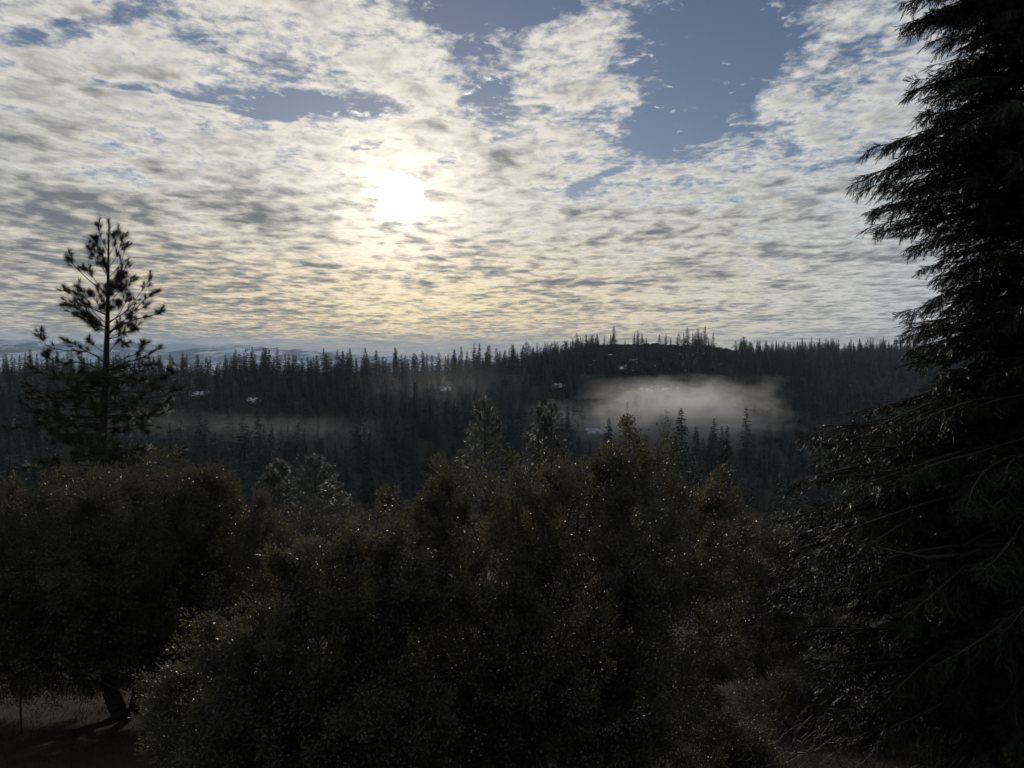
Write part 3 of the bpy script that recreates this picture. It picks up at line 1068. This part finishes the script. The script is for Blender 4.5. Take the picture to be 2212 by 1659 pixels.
def broad_tree(name, base, lobes, label, cat, n_tip, per_tip, leaf, mat, seed, stub=None, r0=0.0035, spread=0.13, shoots=(), group=None, bark=None, shell=0.4, rmax=0.2, stub_r=0.0, ragged=22, ragged_len=0.38):
    rng = np.random.default_rng(seed)
    base = np.array(base, float)
    o = empty(name, base)
    tag(o, label, cat, group)
    pts = in_lobes(lobes, n_tip, rng, shell)
    pts = pts[pts[:, 2] > height(pts[:, 0], pts[:, 1]) + 0.25]
    extra = []
    for (p0, p1, k) in shoots:          # upright shoots that stand out of the crown
        p0, p1 = np.array(p0), np.array(p1)
        t = np.linspace(0, 1, k)[:, None]
        extra.append(p0 + (p1 - p0) * t + rng.normal(0, 0.03, (k, 3)))
    cs, rs_ = np.array([l[0] for l in lobes]), np.array([l[1] for l in lobes])
    made = 0
    for _ in range(2000):
        if made >= ragged:
            break
        k = rng.integers(len(lobes))
        u = rand_dirs(1, rng)[0]
        u[2] = abs(u[2]) * 1.1 - 0.15
        u = unit(u)
        p0 = cs[k] + u * rs_[k] * 0.92
        p1 = p0 + (u * 0.7 + np.array([0, 0, 0.7]) + rng.normal(0, 0.25, 3)) * rng.uniform(0.25, 0.75) * ragged_len
        if (((p1 - cs) / rs_) ** 2).sum(1).min() < 1.05:
            continue
        q_ = rng.integers(4, 8)
        extra.append(p0 + (p1 - p0) * np.linspace(0, 1, q_)[:, None] + rng.normal(0, 0.03, (q_, 3)))
        made += 1
    if extra:
        pts = np.concatenate([pts] + extra)
    P, par, tips = grow(base, pts, rng, stub=stub)
    r = np.minimum(pipe_radii(par, r0), rmax)
    n_s = 1 + (len(stub) if stub is not None else 0)
    r[:n_s] = np.maximum(r[:n_s], stub_r)
    ch = np.arange(1, len(P))
    pa = par[1:]
    thick = r[ch] > 0.03
    local = P - base
    # the boughs taper into their children
    v1, f1 = tubes(local[pa[thick]], local[ch[thick]], np.minimum(r[pa[thick]], r[ch[thick]] * 1.35), r[ch[thick]], 7)
    mesh_obj('trunk', v1, f1, bark or M_BARK, o, smooth=True)
    v2, f2 = tubes(local[pa[~thick]], local[ch[~thick]], np.minimum(r[pa[~thick]], r[ch[~thick]] * 1.3), r[ch[~thick]], 3)
    tw = mesh_obj('branches', v2, f2, bark or M_BARK, o, smooth=True)
    # leaves along the last twigs
    fine = ch[r[ch] < r0 * 2.6]
    cl_ = P[fine] / 0.42
    wt = np.exp(0.75 * (np.sin(cl_[:, 0] * 1.9 + seed) + np.sin(cl_[:, 1] * 1.7 + 2 * seed) + np.sin(cl_[:, 2] * 2.3) + rng.normal(0, 0.8, len(fine))) / 1.7)
    k = rng.choice(fine, int(len(tips) * per_tip), p=wt / wt.sum())
    t = rng.uniform(0, 1, (len(k), 1))
    q = local[par[k]] * (1 - t) + local[k] * t
    ctr = local[tips].mean(0)
    out = unit(q - ctr)
    off = rand_dirs(len(k), rng) * (spread * rng.uniform(0.1, 1, (len(k), 1)) ** 0.7)
    q = q + off
    d = unit(unit(off) * 0.8 + out * 0.5 + rng.normal(0, 0.5, q.shape) + np.array([0, 0, 0.15]))
    nrm = unit(rng.normal(0, 0.8, q.shape) + np.array([0, 0, 0.9]))
    L = leaf * rng.uniform(0.6, 1.25, len(k))
    v3, f3 = leaf_quads(q, d, nrm, L, L * rng.uniform(0.38, 0.62, len(k)))
    mesh_obj('crown', v3, f3, mat, o)
    return o


def lobe(X, Y, d, rx, rz, ry=None):
    """a rounded mass of foliage; radii given in units of the 2212 wide view, depth radius in metres"""
    k = d * K / F
    return (at(X, Y, d), (rx * k, ry if ry else rx * k * 0.8, rz * k))


# big oak in the middle
D = 10.2
c_lobes = [lobe(1090, 1222, D, 200, 195), lobe(1380, 1182, D, 215, 195), lobe(985, 1158, D - 0.3, 85, 112), lobe(1210, 1330, D - 0.3, 330, 230), lobe(960, 1380, D - 0.5, 200, 190),
           lobe(1450, 1400, D, 170, 230), lobe(1378, 1062, D + 0.1, 80, 66), lobe(860, 1200, D, 110, 110), lobe(1560, 1250, D + 0.4, 85, 180), lobe(1150, 1560, D - 0.2, 330, 160),
           lobe(1230, 1108, D + 0.3, 120, 85), lobe(1470, 1570, D + 0.3, 140, 100), lobe(1000, 1600, D - .2, 200, 130), lobe(1260, 1470, D + .2, 260, 130), lobe(1100, 1450, D + 1.2, 300, 180)]
bx = at(1180, 1660, 10.8)
cb = (bx[0], 10.8, float(height(bx[0], 10.8)) - 0.1)
sh = [(at(1375, 1000, D), at(1352, 908, D), 11), (at(1420, 1010, D), at(1436, 925, D), 9), (at(1440, 990, D), at(1462, 935, D), 5), (at(1395, 990, D), at(1388, 935, D), 6),
      (at(960, 1020, D), at(938, 985, D), 5), (at(1030, 1010, D), at(1055, 975, D), 5), (at(845, 1085, D), at(822, 1058, D), 6), (at(1545, 1040, D + .4), at(1568, 1008, D + .4), 5),
      (at(1190, 1010, D), at(1180, 985, D), 4), (at(1100, 1010, D), at(1093, 985, D), 4), (at(1290, 1010, D), at(1240, 985, D), 4)]
broad_tree('oak_tree', cb, c_lobes, 'large rounded oak with glinting olive-brown leaves in the centre foreground', 'tree', 7000, 50, 0.048, M_OAK, 1, ragged=150, ragged_len=0.36,
           stub=[(cb[0] - 0.1, cb[1], cb[2] + 0.7), (cb[0] - 0.05, cb[1] - 0.1, cb[2] + 1.3)], shoots=sh)

# lower oak in front of it, to the left
D = 8.2
f_lobes = [lobe(650, 1430, D, 170, 150), lobe(800, 1300, D + 0.4, 140, 120), lobe(560, 1560, D - 0.2, 210, 140), lobe(760, 1600, D - 0.2, 250, 190), lobe(450, 1600, D - 0.1, 110, 110),
           lobe(520, 1420, D, 90, 80), lobe(690, 1240, D + 0.5, 90, 60), lobe(380, 1520, D, 55, 45)]
fx_ = at(700, 1700, 8.8)
fb = (fx_[0], 8.8, float(height(fx_[0], 8.8)) - 0.1)
broad_tree('oak_tree', fb, f_lobes, 'low sprawling oak with large glossy leaves at bottom left of centre', 'tree', 3600, 46, 0.047, M_OAK, 2, ragged=90, ragged_len=0.36,
           stub=[(fb[0], fb[1], fb[2] + 0.5)], shoots=[(at(450, 1400, D), at(410, 1335, D), 7), (at(570, 1330, D), at(540, 1290, D), 5), (at(400, 1500, D), at(345, 1475, D), 5)])

# dark oak at the left with a forked trunk
D = 16.5
l_lobes = [lobe(270, 1200, D, 260, 190, 3.2), lobe(90, 1230, D, 240, 190, 3.2), lobe(450, 1240, D, 150, 170, 2.6), lobe(320, 1120, D, 190, 100, 2.6), lobe(120, 1130, D + .5, 130, 90, 2.4),
           lobe(250, 1350, D, 300, 120, 2.8), lobe(490, 1150, D, 80, 80, 1.8), lobe(-120, 1230, D, 190, 170, 3.0), lobe(400, 1080, D, 70, 55, 1.6), lobe(60, 1400, D - .4, 170, 90, 2.0), lobe(200, 1400, D - 1.2, 220, 95, 1.6), lobe(400, 1400, D - .8, 130, 100, 1.8), lobe(30, 1330, D - 1.4, 200, 110, 1.6)]
tb = at(262, 1565, 16.0)
tb = (tb[0], 16.0, float(height(tb[0], 16.0)) - 0.1)
broad_tree('oak_tree', tb, l_lobes, 'broad dark oak with a short trunk on the grass at the left', 'tree', 7000, 52, 0.058, M_OAK2, 3, ragged=120, ragged_len=0.5,
           stub=[at(255, 1530, 16.0), at(240, 1490, 16.1), at(235, 1450, 16.2)], spread=0.2, r0=0.005, rmax=0.21, stub_r=0.19)
tb2 = at(292, 1560, 16.2)
tb2 = (tb2[0], 16.2, float(height(tb2[0], 16.2)) - 0.1)
broad_tree('oak_tree', tb2, [lobe(330, 1330, 16.4, 110, 110, 1.6), lobe(420, 1270, 16.6, 90, 90, 1.6)], 'leaning second oak stem close beside the broad dark oak trunk', 'tree', 700, 40, 0.055, M_OAK2, 33,
           stub=[at(290, 1530, 16.2), at(300, 1490, 16.3), at(312, 1440, 16.3)], spread=0.2, r0=0.005, rmax=0.16, stub_r=0.13)

# greyish shrubs behind, between the two oaks
D = 25.0
gb = at(690, 1290, D)
gb = (gb[0], D, float(height(gb[0], D)))
broad_tree('shrub', gb, [lobe(650, 1180, D, 110, 75, 2), lobe(760, 1175, D, 95, 75, 2), lobe(700, 1250, D, 170, 90, 2)], 'greyish bushy shrub between the dark oak and the big central oak', 'shrub', 1500, 45, 0.075, M_GREY, 4,
           spread=0.25, r0=0.006, bark=M_TWIG)
D = 21.0
gb = at(580, 1400, D)
gb = (gb[0], D, float(height(gb[0], D)))
broad_tree('shrub', gb, [lobe(560, 1220, D, 100, 105, 2), lobe(610, 1300, D, 110, 100, 2)], 'brownish shrub touching the right side of the broad dark oak', 'shrub', 1100, 45, 0.07, M_OAK2, 5,
           spread=0.22, r0=0.006)
D = 19.0
gb = at(1640, 1500, D)
gb = (gb[0], D, float(height(gb[0], D)))
broad_tree('oak_tree', gb, [lobe(1640, 1200, D, 75, 90, 1.8), lobe(1620, 1350, D, 120, 150, 2), lobe(1700, 1300, D, 90, 130, 2)], 'dark oak behind, between the central oak and the cedar', 'tree', 1500, 45, 0.065, M_OAK2, 6,
           spread=0.2, r0=0.005)


# ---------------------------------------------------------------- pines with long needles
def tufts(c, d, rng, n, L, w, along=0.11):
    """brush-like needle tufts at the ends of twigs"""
    k = len(c)
    c = np.repeat(c, n, 0)
    d = np.repeat(unit(d), n, 0)
    a, b = frames(d, rng)
    ang = np.radians(rng.uniform(15, 112, (len(c), 1)))
    nd = d * np.cos(ang) + a * np.sin(ang)
    p = c - d * (along * rng.uniform(0, 1, (len(c), 1)))
    l_ = L * rng.uniform(0.7, 1.1, (len(c), 1))
    t = np.stack([p - b * w, p + b * w, p + nd * l_ + np.array([0, 0, -0.12]) * l_ * rng.uniform(0, 1, (len(c), 1))], 1)
    return t.reshape(-1, 3), np.arange(len(t) * 3).reshape(-1, 3)


def pine(name, base, trunk_pts, trunk_r, limbs, label, seed, n_needle=46, L=0.21, w=0.0045, group=None, side=7, dens=1.0, mat=None, limb_r=0.012, sparse_from=None):
    """limbs: list of paths (k,3); twigs with tufts grow on the outer part of each limb"""
    rng = np.random.default_rng(seed)
    base = np.array(base, float)
    o = empty(name, base)
    tag(o, label, 'tree', group)
    v, f = tube_path(np.array(trunk_pts) - base, trunk_r, 9)
    mesh_obj('trunk', v, f, M_PBARK, o, smooth=True)
    parts, tc_, td = [], [], []
    top = np.array(trunk_pts[-1])
    up = unit(np.array(trunk_pts[-1]) - np.array(trunk_pts[-2]))
    for j in range(6):
        tc_.append(top - up * 0.16 * j + rng.normal(0, 0.02, 3))
        td.append(up + rng.normal(0, 0.12, 3))
    for li, path in enumerate(limbs):
        path = np.array(path)
        thin = sparse_from is not None and li >= sparse_from
        ln = np.linalg.norm(np.diff(path, axis=0), axis=1).sum()
        # smooth the path
        t = np.linspace(0, 1, 12)
        s = np.linspace(0, 1, len(path))
        q = np.stack([np.interp(t, s, path[:, k]) for k in range(3)], -1)
        q[1:-1] = (q[:-2] + q[1:-1] * 2 + q[2:]) / 4
        r = limb_r * (0.35 + 0.35 * ln) * (1 - 0.8 * t) + 0.003
        parts.append(tube_path(q - base, r, 4))
        ns = max(2, int(dens * (0.72 if thin else 1.0) * (3 + ln * side / 2.0)))
        tt = np.concatenate([[1.0], 1 - rng.uniform(0, 1, ns) ** 1.25 * 0.72])
        for u in tt:
            p_ = np.array([np.interp(u, t, q[:, k]) for k in range(3)])
            k0 = min(int(u * 11), 10)
            d = unit(q[k0 + 1] - q[k0])
            if u < 1.0:
                a, b = frames(d[None], rng)
                dd = unit(d * 0.75 + a[0] * rng.uniform(0.35, 0.95) + np.array([0, 0, 0.35]))
                l2 = rng.uniform(0.08, 0.34) * min(1.0, 0.4 + ln * 0.4)
                e = p_ + dd * l2
                parts.append(tubes([p_ - base], [e - base], [0.008], [0.004], 4))
            else:
                dd, e = d, p_
            tc_.append(e)
            td.append(dd + np.array([0, 0, 0.15]))
            if u == 1.0:
                tc_.append(e - dd * 0.13)
                td.append(dd)
    v, f = join(parts)
    mesh_obj('branches', v, f, M_PBARK, o, smooth=True)
    v, f = tufts(np.array(tc_) - base, np.array(td), rng, n_needle, L, w)
    mesh_obj('crown', v, f, mat or M_NEEDLE, o)
    return o


def lone_pine():
    rng = np.random.default_rng(8)
    D = 27.0

    def Q(cx, cy, dd=0.0):      # a point of the tree, from the enlarged view of it
        return at(cx * 0.4222, 405.5 + cy * 0.4222, D + dd)
    foot = Q(512, 1800)
    foot[2] = float(height(foot[0], D)) - 0.2
    tp = [foot, Q(516, 1500), Q(530, 1200), Q(541, 950), Q(549, 740), Q(553, 500), Q(556, 300), Q(557, 160)]
    tr = [0.20, 0.165, 0.14, 0.115, 0.088, 0.055, 0.030, 0.012]
    spec = [
        [(555, 330), (520, 265), (500, 190)], [(556, 350), (590, 290), (605, 215)], [(555, 410), (600, 350), (630, 240)], [(554, 420), (505, 340), (485, 250)],
        [(554, 460), (500, 370), (450, 300)], [(556, 460), (620, 390), (645, 290)], [(555, 520), (610, 460), (655, 385)], [(552, 480), (545, 420), (520, 330)],
        [(552, 545), (450, 470), (380, 400), (338, 345)], [(552, 560), (490, 480), (460, 430), (425, 410)], [(551, 640), (470, 610), (400, 570), (328, 520)],
        [(550, 650), (440, 605), (380, 600), (330, 596)], [(550, 700), (480, 640), (430, 540), (400, 505)], [(549, 735), (460, 690), (410, 660), (375, 640)],
        [(548, 750), (500, 720), (470, 690), (460, 660)], [(552, 600), (600, 540), (650, 490), (690, 470)], [(551, 690), (640, 640), (710, 550), (775, 455)],
        [(551, 700), (610, 650), (640, 590), (650, 560)], [(549, 745), (650, 670), (740, 570), (812, 525)], [(549, 748), (640, 690), (740, 660), (800, 648), (826, 625)],
        [(548, 760), (620, 690), (690, 640), (765, 590)], [(547, 780), (600, 745), (650, 740), (690, 715)], [(552, 570), (580, 530), (600, 505), (625, 520)], [(551, 640), (570, 610), (600, 600), (605, 580)],
        [(541, 900), (460, 835), (330, 835), (240, 815), (205, 755)], [(542, 880), (470, 850), (390, 810), (342, 778)], [(545, 850), (500, 820), (470, 800), (455, 780)],
        [(542, 930), (640, 870), (700, 850), (738, 790)], [(541, 940), (660, 890), (760, 860), (798, 826)], [(544, 860), (590, 800), (610, 770), (640, 800)],
        [(540, 940), (420, 890), (300, 900), (215, 850)], [(538, 960), (680, 920), (800, 900), (880, 940)]]
    limbs = []
    for s in spec:
        dz = rng.uniform(-1.1, 1.1)
        n = len(s) - 1
        limbs.append([Q(x, y, dz * (k / n)) for k, (x, y) in enumerate(s)])
    # some that point at and away from the viewer, then the wide lower boughs
    for k in range(16):
        cy_ = rng.uniform(420, 900)
        s0 = Q(553 - (cy_ - 400) * 0.02, cy_)
        ln = 0.45 + (cy_ - 400) / 500 * 1.5
        a_ = rng.choice([-1, 1]) * math.pi / 2 + rng.uniform(-0.6, 0.6)
        e = s0 + np.array([math.cos(a_) * ln, math.sin(a_) * ln, ln * rng.uniform(0.3, 0.8)])
        limbs.append([s0, s0 * 0.5 + e * 0.5 + [0, 0, -0.12 * ln], e])
    n_top = len(limbs)
    for k in range(84):
        cy_ = 930 + 560 * (k / 84) + rng.uniform(-10, 10)
        s0 = Q(541 - (cy_ - 950) * 0.045, cy_)
        grow_ = np.interp(cy_, [930, 1100, 1300, 1500], [2.3, 2.7, 2.9, 2.6])
        ln = grow_ * rng.uniform(0.55, 1.08)
        a_ = rng.uniform(0, 2 * math.pi)
        d = np.array([math.cos(a_), math.sin(a_), 0])
        m1 = s0 + d * ln * 0.35 + [0, 0, ln * rng.uniform(-0.02, 0.10)]
        m2 = s0 + d * ln * 0.75 + [0, 0, ln * rng.uniform(-0.10, 0.10)] + rng.normal(0, 0.08, 3)
        e = s0 + d * ln + [0, 0, ln * rng.uniform(-0.06, 0.20)]
        limbs.append([s0, m1, m2, e])
    pine('pine_tree', foot, tp, tr, limbs, 'tall lone open-crowned pine standing against the sky at the left', 9, n_needle=95, L=0.25, w=0.0048, limb_r=0.017, sparse_from=n_top)


lone_pine()


def young_pine(X, Y0, d, H, R, seed, label, full=1.0, double=False):
    rng = np.random.default_rng(seed)
    top = at(X, Y0, d)
    foot = np.array([top[0], d, top[2] - H])
    g = float(height(foot[0], d))
    foot[2] = min(foot[2], g - 0.2) if foot[2] > g else g - 0.2
    H = top[2] - foot[2]
    tp = [foot + (top - foot) * t for t in (0, 0.3, 0.6, 0.85, 1.0)]
    tr = [0.012 * H, 0.010 * H, 0.007 * H, 0.003 * H, 0.012]
    limbs = []
    n = int(130 * full)
    for k in range(n):
        f = 0.30 + 0.655 * (k / n) ** 0.85
        s0 = foot + (top - foot) * f
        ln = R * (1 - f) ** 0.85 / 0.7 ** 0.85 * rng.uniform(0.6, 1.1) + 0.12
        a_ = rng.uniform(0, 2 * math.pi)
        dv = np.array([math.cos(a_), math.sin(a_), 0])
        rise = 0.15 + 0.75 * max(0.0, (f - 0.45)) / 0.55
        m1 = s0 + dv * ln * 0.5 + [0, 0, ln * rise * 0.25]
        limbs.append([s0, m1, s0 + dv * ln + [0, 0, ln * rise]])
    pine('pine_tree', foot, tp, tr, limbs, label, seed + 1, n_needle=30, L=0.30, w=0.016, mat=M_BACKLIT, group='backlit pines on the slope below', side=9, limb_r=0.014)


young_pine(1047, 852, 72, 19, 4.6, 40, 'tall backlit pine with upswept branches behind the left top of the central oak')
young_pine(1163, 866, 74, 18, 3.4, 42, 'left stem of the double backlit pine behind the central oak', 0.8)
young_pine(1192, 864, 75, 18, 4.2, 44, 'right fuller stem of the double backlit pine behind the central oak')
young_pine(602, 990, 82, 15, 4.0, 46, 'slim backlit pine left of the pair above the grey shrub')
young_pine(584, 1002, 84, 14, 3.8, 47, 'shorter backlit pine touching the slim one above the grey shrub', 0.8)
young_pine(681, 982, 80, 16, 5.6, 48, 'broad backlit pine with a narrow tip above the grey shrub')
young_pine(738, 1060, 84, 11, 3.2, 50, 'small backlit pine at the right foot of the broad one', 0.7)


# ---------------------------------------------------------------- big cedar at the right
def cedar():
    rng = np.random.default_rng(14)
    D = 12.0
    ax = at(2292, 900, D)
    gz_ = float(height(ax[0], D))
    base = np.array([ax[0], D, gz_ - 0.2])
    o = empty('cedar_tree', base)
    tag(o, 'huge dark cedar with drooping feathery sprays filling the right edge', 'tree')
    topz = 13.5
    tz_ = np.linspace(0, 1, 14)
    tp = np.stack([0.12 * np.sin(tz_ * 5), 0.1 * np.cos(tz_ * 4) - 0.1, (topz - base[2]) * tz_], -1)
    v, f = tube_path(tp, 0.34 * (1 - tz_) ** 0.75 + 0.02, 12)
    mesh_obj('trunk', v, f, M_PBARK, o, smooth=True)
    k = K / F * D
    prof = [(0, 1950), (80, 2000), (120, 1965), (185, 1955), (250, 2035), (285, 1900), (340, 1860), (450, 1868), (500, 1955), (570, 2005), (625, 2045), (660, 1950), (730, 1958),
            (800, 1995), (860, 1985), (900, 1860), (930, 1735), (1000, 1722), (1100, 1715), (1150, 1670), (1330, 1652), (1400, 1700), (1500, 1720), (1650, 1760)]
    zs = [(356 - y * K) / F * D for y, x in prof]
    rs = [(2292 - x) * k - (0.35 if y > 880 else 0.08) for y, x in prof]
    zs, rs = np.array([13.4, 9.0] + zs), np.array([0.2, 2.2] + rs)
    R = lambda z: np.interp(-z, -zs, rs)
    limb, s_p, s_d, s_u, s_l = [], [], [], [], []
    n_b = 500
    for b in range(n_b):
        zt = np.interp((b + rng.uniform(0, 1)) / n_b, [0, 0.82, 1.0], [-6.4, 6.6, 12.8])
        # fuller on the side that can be seen; every third bough reaches the full outline
        a_ = rng.uniform(0, 2 * math.pi)
        L = R(zt + rng.normal(0, 0.3)) * rng.uniform(0.55, 0.95)
        if b % 3 == 0:
            a_ = rng.normal(math.pi, 0.42)
            L = R(zt) * rng.uniform(0.90, 1.0)
        elif rng.random() < 0.6:
            a_ = rng.uniform(math.radians(118), math.radians(262))
        if zt < gz_ + 0.4:
            continue
        d = np.array([math.cos(a_), math.sin(a_), 0.0])
        sd = np.array([-d[1], d[0], 0.0])
        z0 = zt + L * rng.uniform(-0.08, 0.16)
        t = np.linspace(0, 1, 9)
        sag = (zt - z0)
        path = np.array([ax[0], D, 0]) + d * (L * t)[:, None] + sd * (0.10 * L * np.sin(t * 3 + b) * t)[:, None]
        path[:, 2] = z0 + sag * t ** 1.3 + 0.10 * L * np.sin(t * math.pi) * rng.uniform(0.2, 1.0)
        limb.append(tube_path(path - base, 0.010 * L * (1 - t) ** 0.8 + 0.004, 5))
        n2 = int(16 + 5 * L)
        for j in range(n2):
            u = 0.12 + 0.88 * (j + rng.uniform(0, 1)) / n2
            p_ = np.array([np.interp(u, t, path[:, c]) for c in range(3)])
            k0 = min(int(u * 8), 7)
            tan = unit(path[k0 + 1] - path[k0])
            sg = 1 if j % 2 else -1
            dd = unit(tan * rng.uniform(0.6, 1.1) + sd * sg * rng.uniform(0.4, 1.0) * (1.1 - 0.5 * u) + np.array([0, 0, rng.uniform(-0.75, 0.12)]))
            l2 = (0.16 + 0.24 * L * (1.05 - u)) * rng.uniform(0.6, 1.15)
            l2 = min(l2, 0.80)
            limb.append(tubes([p_ - base], [p_ + dd * l2 - base], [0.006], [0.003], 3))
            n3 = int(4 + l2 * 20)
            w = np.linspace(0.15, 1.0, n3) + rng.uniform(-0.03, 0.03, n3)
            q = p_ + dd * (l2 * w)[:, None]
            q[:, 2] -= 0.10 * l2 * w ** 2
            sg3 = np.where(np.arange(n3) % 2 == 0, 1.0, -1.0)
            pl = unit(np.cross(dd, np.array([0, 0, 1.0]) + rng.normal(0, 0.6, 3)))
            d3 = unit(dd[None] * rng.uniform(0.6, 1.2, (n3, 1)) + pl[None] * (sg3 * rng.uniform(0.3, 0.9, n3))[:, None] + np.array([0, 0, -0.30]) + rng.normal(0, 0.22, (n3, 3)))
            s_p.append(q)
            s_d.append(d3)
            s_u.append(np.repeat(pl[None], n3, 0))
            s_l.append(rng.uniform(0.11, 0.25, n3))
    v, f = join(limb)
    mesh_obj('branches', v, f, M_PBARK, o, smooth=True)
    q, d3, pl, ln = np.concatenate(s_p), unit(np.concatenate(s_d)), np.concatenate(s_u), np.concatenate(s_l)
    # a spray: a narrow leader with three pairs of side shoots
    pl = unit(pl - d3 * (pl * d3).sum(1, keepdims=True))
    nn = np.cross(d3, pl)
    tri = []
    W = 0.0058

    def blade(p0, dr, l_, wd):
        s = unit(np.cross(dr, nn + rng.normal(0, 0.75, nn.shape)))
        return np.stack([p0 - s * wd, p0 + s * wd, p0 + dr * l_[:, None]], 1)
    tri.append(blade(q, d3, ln, W))
    for fr in (0.12, 0.28, 0.44, 0.60, 0.75):
        for sg in (-1, 1):
            dr = unit(d3 * rng.uniform(0.8, 1.3, (len(q), 1)) + pl * sg * rng.uniform(0.25, 0.6, (len(q), 1)) + np.array([0, 0, -0.12]) + rng.normal(0, 0.10, d3.shape))
            tri.append(blade(q + d3 * (ln * fr)[:, None], dr, ln * (0.62 - 0.42 * fr) * rng.uniform(0.7, 1.2, len(q)), W * 0.85))
    tri = np.concatenate(tri) - base
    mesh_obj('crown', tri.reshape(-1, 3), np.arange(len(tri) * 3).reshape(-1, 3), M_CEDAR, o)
    # a dead limb low on the trunk
    pts_ = np.array([at(2240, 1165, 10.9), at(2120, 1195, 10.6), at(2000, 1205, 10.4), at(1930, 1190, 10.3), at(1890, 1180, 10.2)])
    v, f = tube_path(pts_ - base, [0.05, 0.042, 0.03, 0.02, 0.008], 7)
    mesh_obj('dead_limb', v, f, M_PBARK, o, smooth=True)
    print('cedar tris', len(tri))


cedar()


# ---------------------------------------------------------------- bare brush, grass and a stake
def bare_shrub(X, Y, d, r, h, seed, label):
    c = at(X, Y, d)
    base = np.array([c[0], d, float(height(c[0], d)) - 0.05])
    rng = np.random.default_rng(seed)
    pts_ = base + rand_dirs(420, rng) * rng.uniform(0.4, 1, (420, 1)) * np.array([r, r * 0.8, h]) + np.array([0, 0, h * 0.45])
    pts_ = pts_[pts_[:, 2] > height(pts_[:, 0], pts_[:, 1]) + 0.05]
    P, par, tips = grow(base, pts_, rng, bf=0.45)
    rr = np.minimum(pipe_radii(par, 0.0032), 0.05)
    o = empty('bare_shrub', base)
    tag(o, label, 'shrub', 'leafless brush under the trees')
    ch = np.arange(1, len(P))
    thick = rr[ch] > 0.010
    q = P - base
    v, f = tubes(q[par[ch[thick]]], q[ch[thick]], np.minimum(rr[par[ch[thick]]], rr[ch[thick]] * 1.3), rr[ch[thick]], 5)
    mesh_obj('stem', v, f, M_TWIG, o, smooth=True)
    v, f = tubes(q[par[ch[~thick]]], q[ch[~thick]], rr[ch[~thick]], rr[ch[~thick]], 3)
    tag(mesh_obj('twigs', v, f, M_TWIG, o, smooth=True), kind='stuff')


bare_shrub(1760, 1600, 10.5, 1.3, 0.9, 61, 'tangled leafless grey brush at the bottom between central oak and cedar')
bare_shrub(1560, 1560, 12.0, 1.1, 0.8, 62, 'leafless brush under the right skirt of the central oak')
bare_shrub(1920, 1560, 11.5, 1.0, 0.8, 63, 'leafless brush at the foot of the cedar sprays')
bare_shrub(1350, 1640, 9.6, 0.8, 0.6, 64, 'low leafless brush beneath the middle of the central oak')
bare_shrub(1850, 1480, 14.0, 1.1, 0.9, 65, 'pale leafless brush farther back, left of the cedar')

for n_, (X, Y, d, r_, h_, lab) in enumerate([
        (1660, 1630, 10.0, 1.0, 0.7, 'dense leafless brush at the bottom edge right of the central oak'),
        (2030, 1640, 9.6, 1.2, 0.8, 'leafless brush at the bottom edge under the cedar'),
        (1700, 1500, 13.0, 1.3, 0.9, 'leafless brush behind the gap beside the central oak'),
        (1800, 1655, 9.4, 0.9, 0.6, 'lowest leafless brush at the bottom edge left of the cedar')]):
    bare_shrub(X, Y, d, r_, h_, 80 + n_, lab)
for n_, (X, Y, d, rx_, rz_, lab) in enumerate([
        (1700, 1470, 15.0, 120, 60, 'low leafy shrub in the gap between the central oak and the cedar'),
        (1870, 1500, 15.5, 110, 60, 'low leafy shrub half hidden behind the cedar sprays'),
        (1560, 1600, 11.2, 90, 45, 'small leafy shrub at the right foot of the central oak')]):
    c = at(X, Y, d)
    g_ = float(height(c[0], d))
    k_ = d * K / F
    cc = np.array([c[0], d, g_ + rz_ * k_ * 0.8])
    broad_tree('shrub', (c[0], d, g_), [(cc, (rx_ * k_, rx_ * k_ * 0.8, rz_ * k_)), (cc + [0.5, 0.2, 0.1], (rx_ * k_ * 0.6, rx_ * k_ * 0.6, rz_ * k_ * 1.2))],
               lab, 'shrub', 650, 34, 0.045, M_OAK2, 90 + n_, spread=0.14, r0=0.004)


def grass():
    rng = np.random.default_rng(71)
    n = 90000
    y = rng.uniform(7.5, 34, n) ** 1.0
    x = rng.uniform(-0.85, 0.85, n) * y
    m = fbm(x / 1.4, y / 1.4, 2) + rng.uniform(-0.5, 0.5, n) > -0.1
    x, y = x[m], y[m]
    z = height(x, y)
    a = rng.uniform(0, 2 * math.pi, len(x))
    h = rng.uniform(0.05, 0.20, len(x)) * (1 + 0.5 * fbm(x / 2.0, y / 2.0, 2))
    p = np.stack([x, y, z - 0.01], -1)
    s = np.stack([np.cos(a), np.sin(a), 0 * a], -1) * 0.007
    tip = p + np.stack([rng.normal(0, 0.06, len(x)), rng.normal(0, 0.06, len(x)), h], -1)
    t = np.stack([p - s, p + s, tip], 1)
    o = mesh_obj('grass', t.reshape(-1, 3), np.arange(len(t) * 3).reshape(-1, 3), M_GRASS)
    tag(o, 'short dry winter grass under the oaks', kind='stuff')


grass()


def stake():
    c = at(45, 1590, 14.3)
    z = float(height(c[0], 14.3))
    o = empty('wooden_stake', (c[0], 14.3, z - 0.1))
    tag(o, 'thin dark wooden stake in the grass at far lower left', 'stake')
    v, f = tube_path([(0, 0, 0), (0.01, 0, 0.4), (0.0, 0.01, 0.85), (0.005, 0.01, 0.90)], [0.022, 0.021, 0.020, 0.006], 8)
    mesh_obj('post', v, f, M_BARK, o, smooth=True)
    v, f = tubes([(0, 0, 0.62), (0, 0, 0.72)], [(-0.10, 0.02, 0.70), (0.08, 0.03, 0.80)], [0.008, 0.008], [0.003, 0.003], 5)
    mesh_obj('twig_stub', v, f, M_BARK, o)


stake()
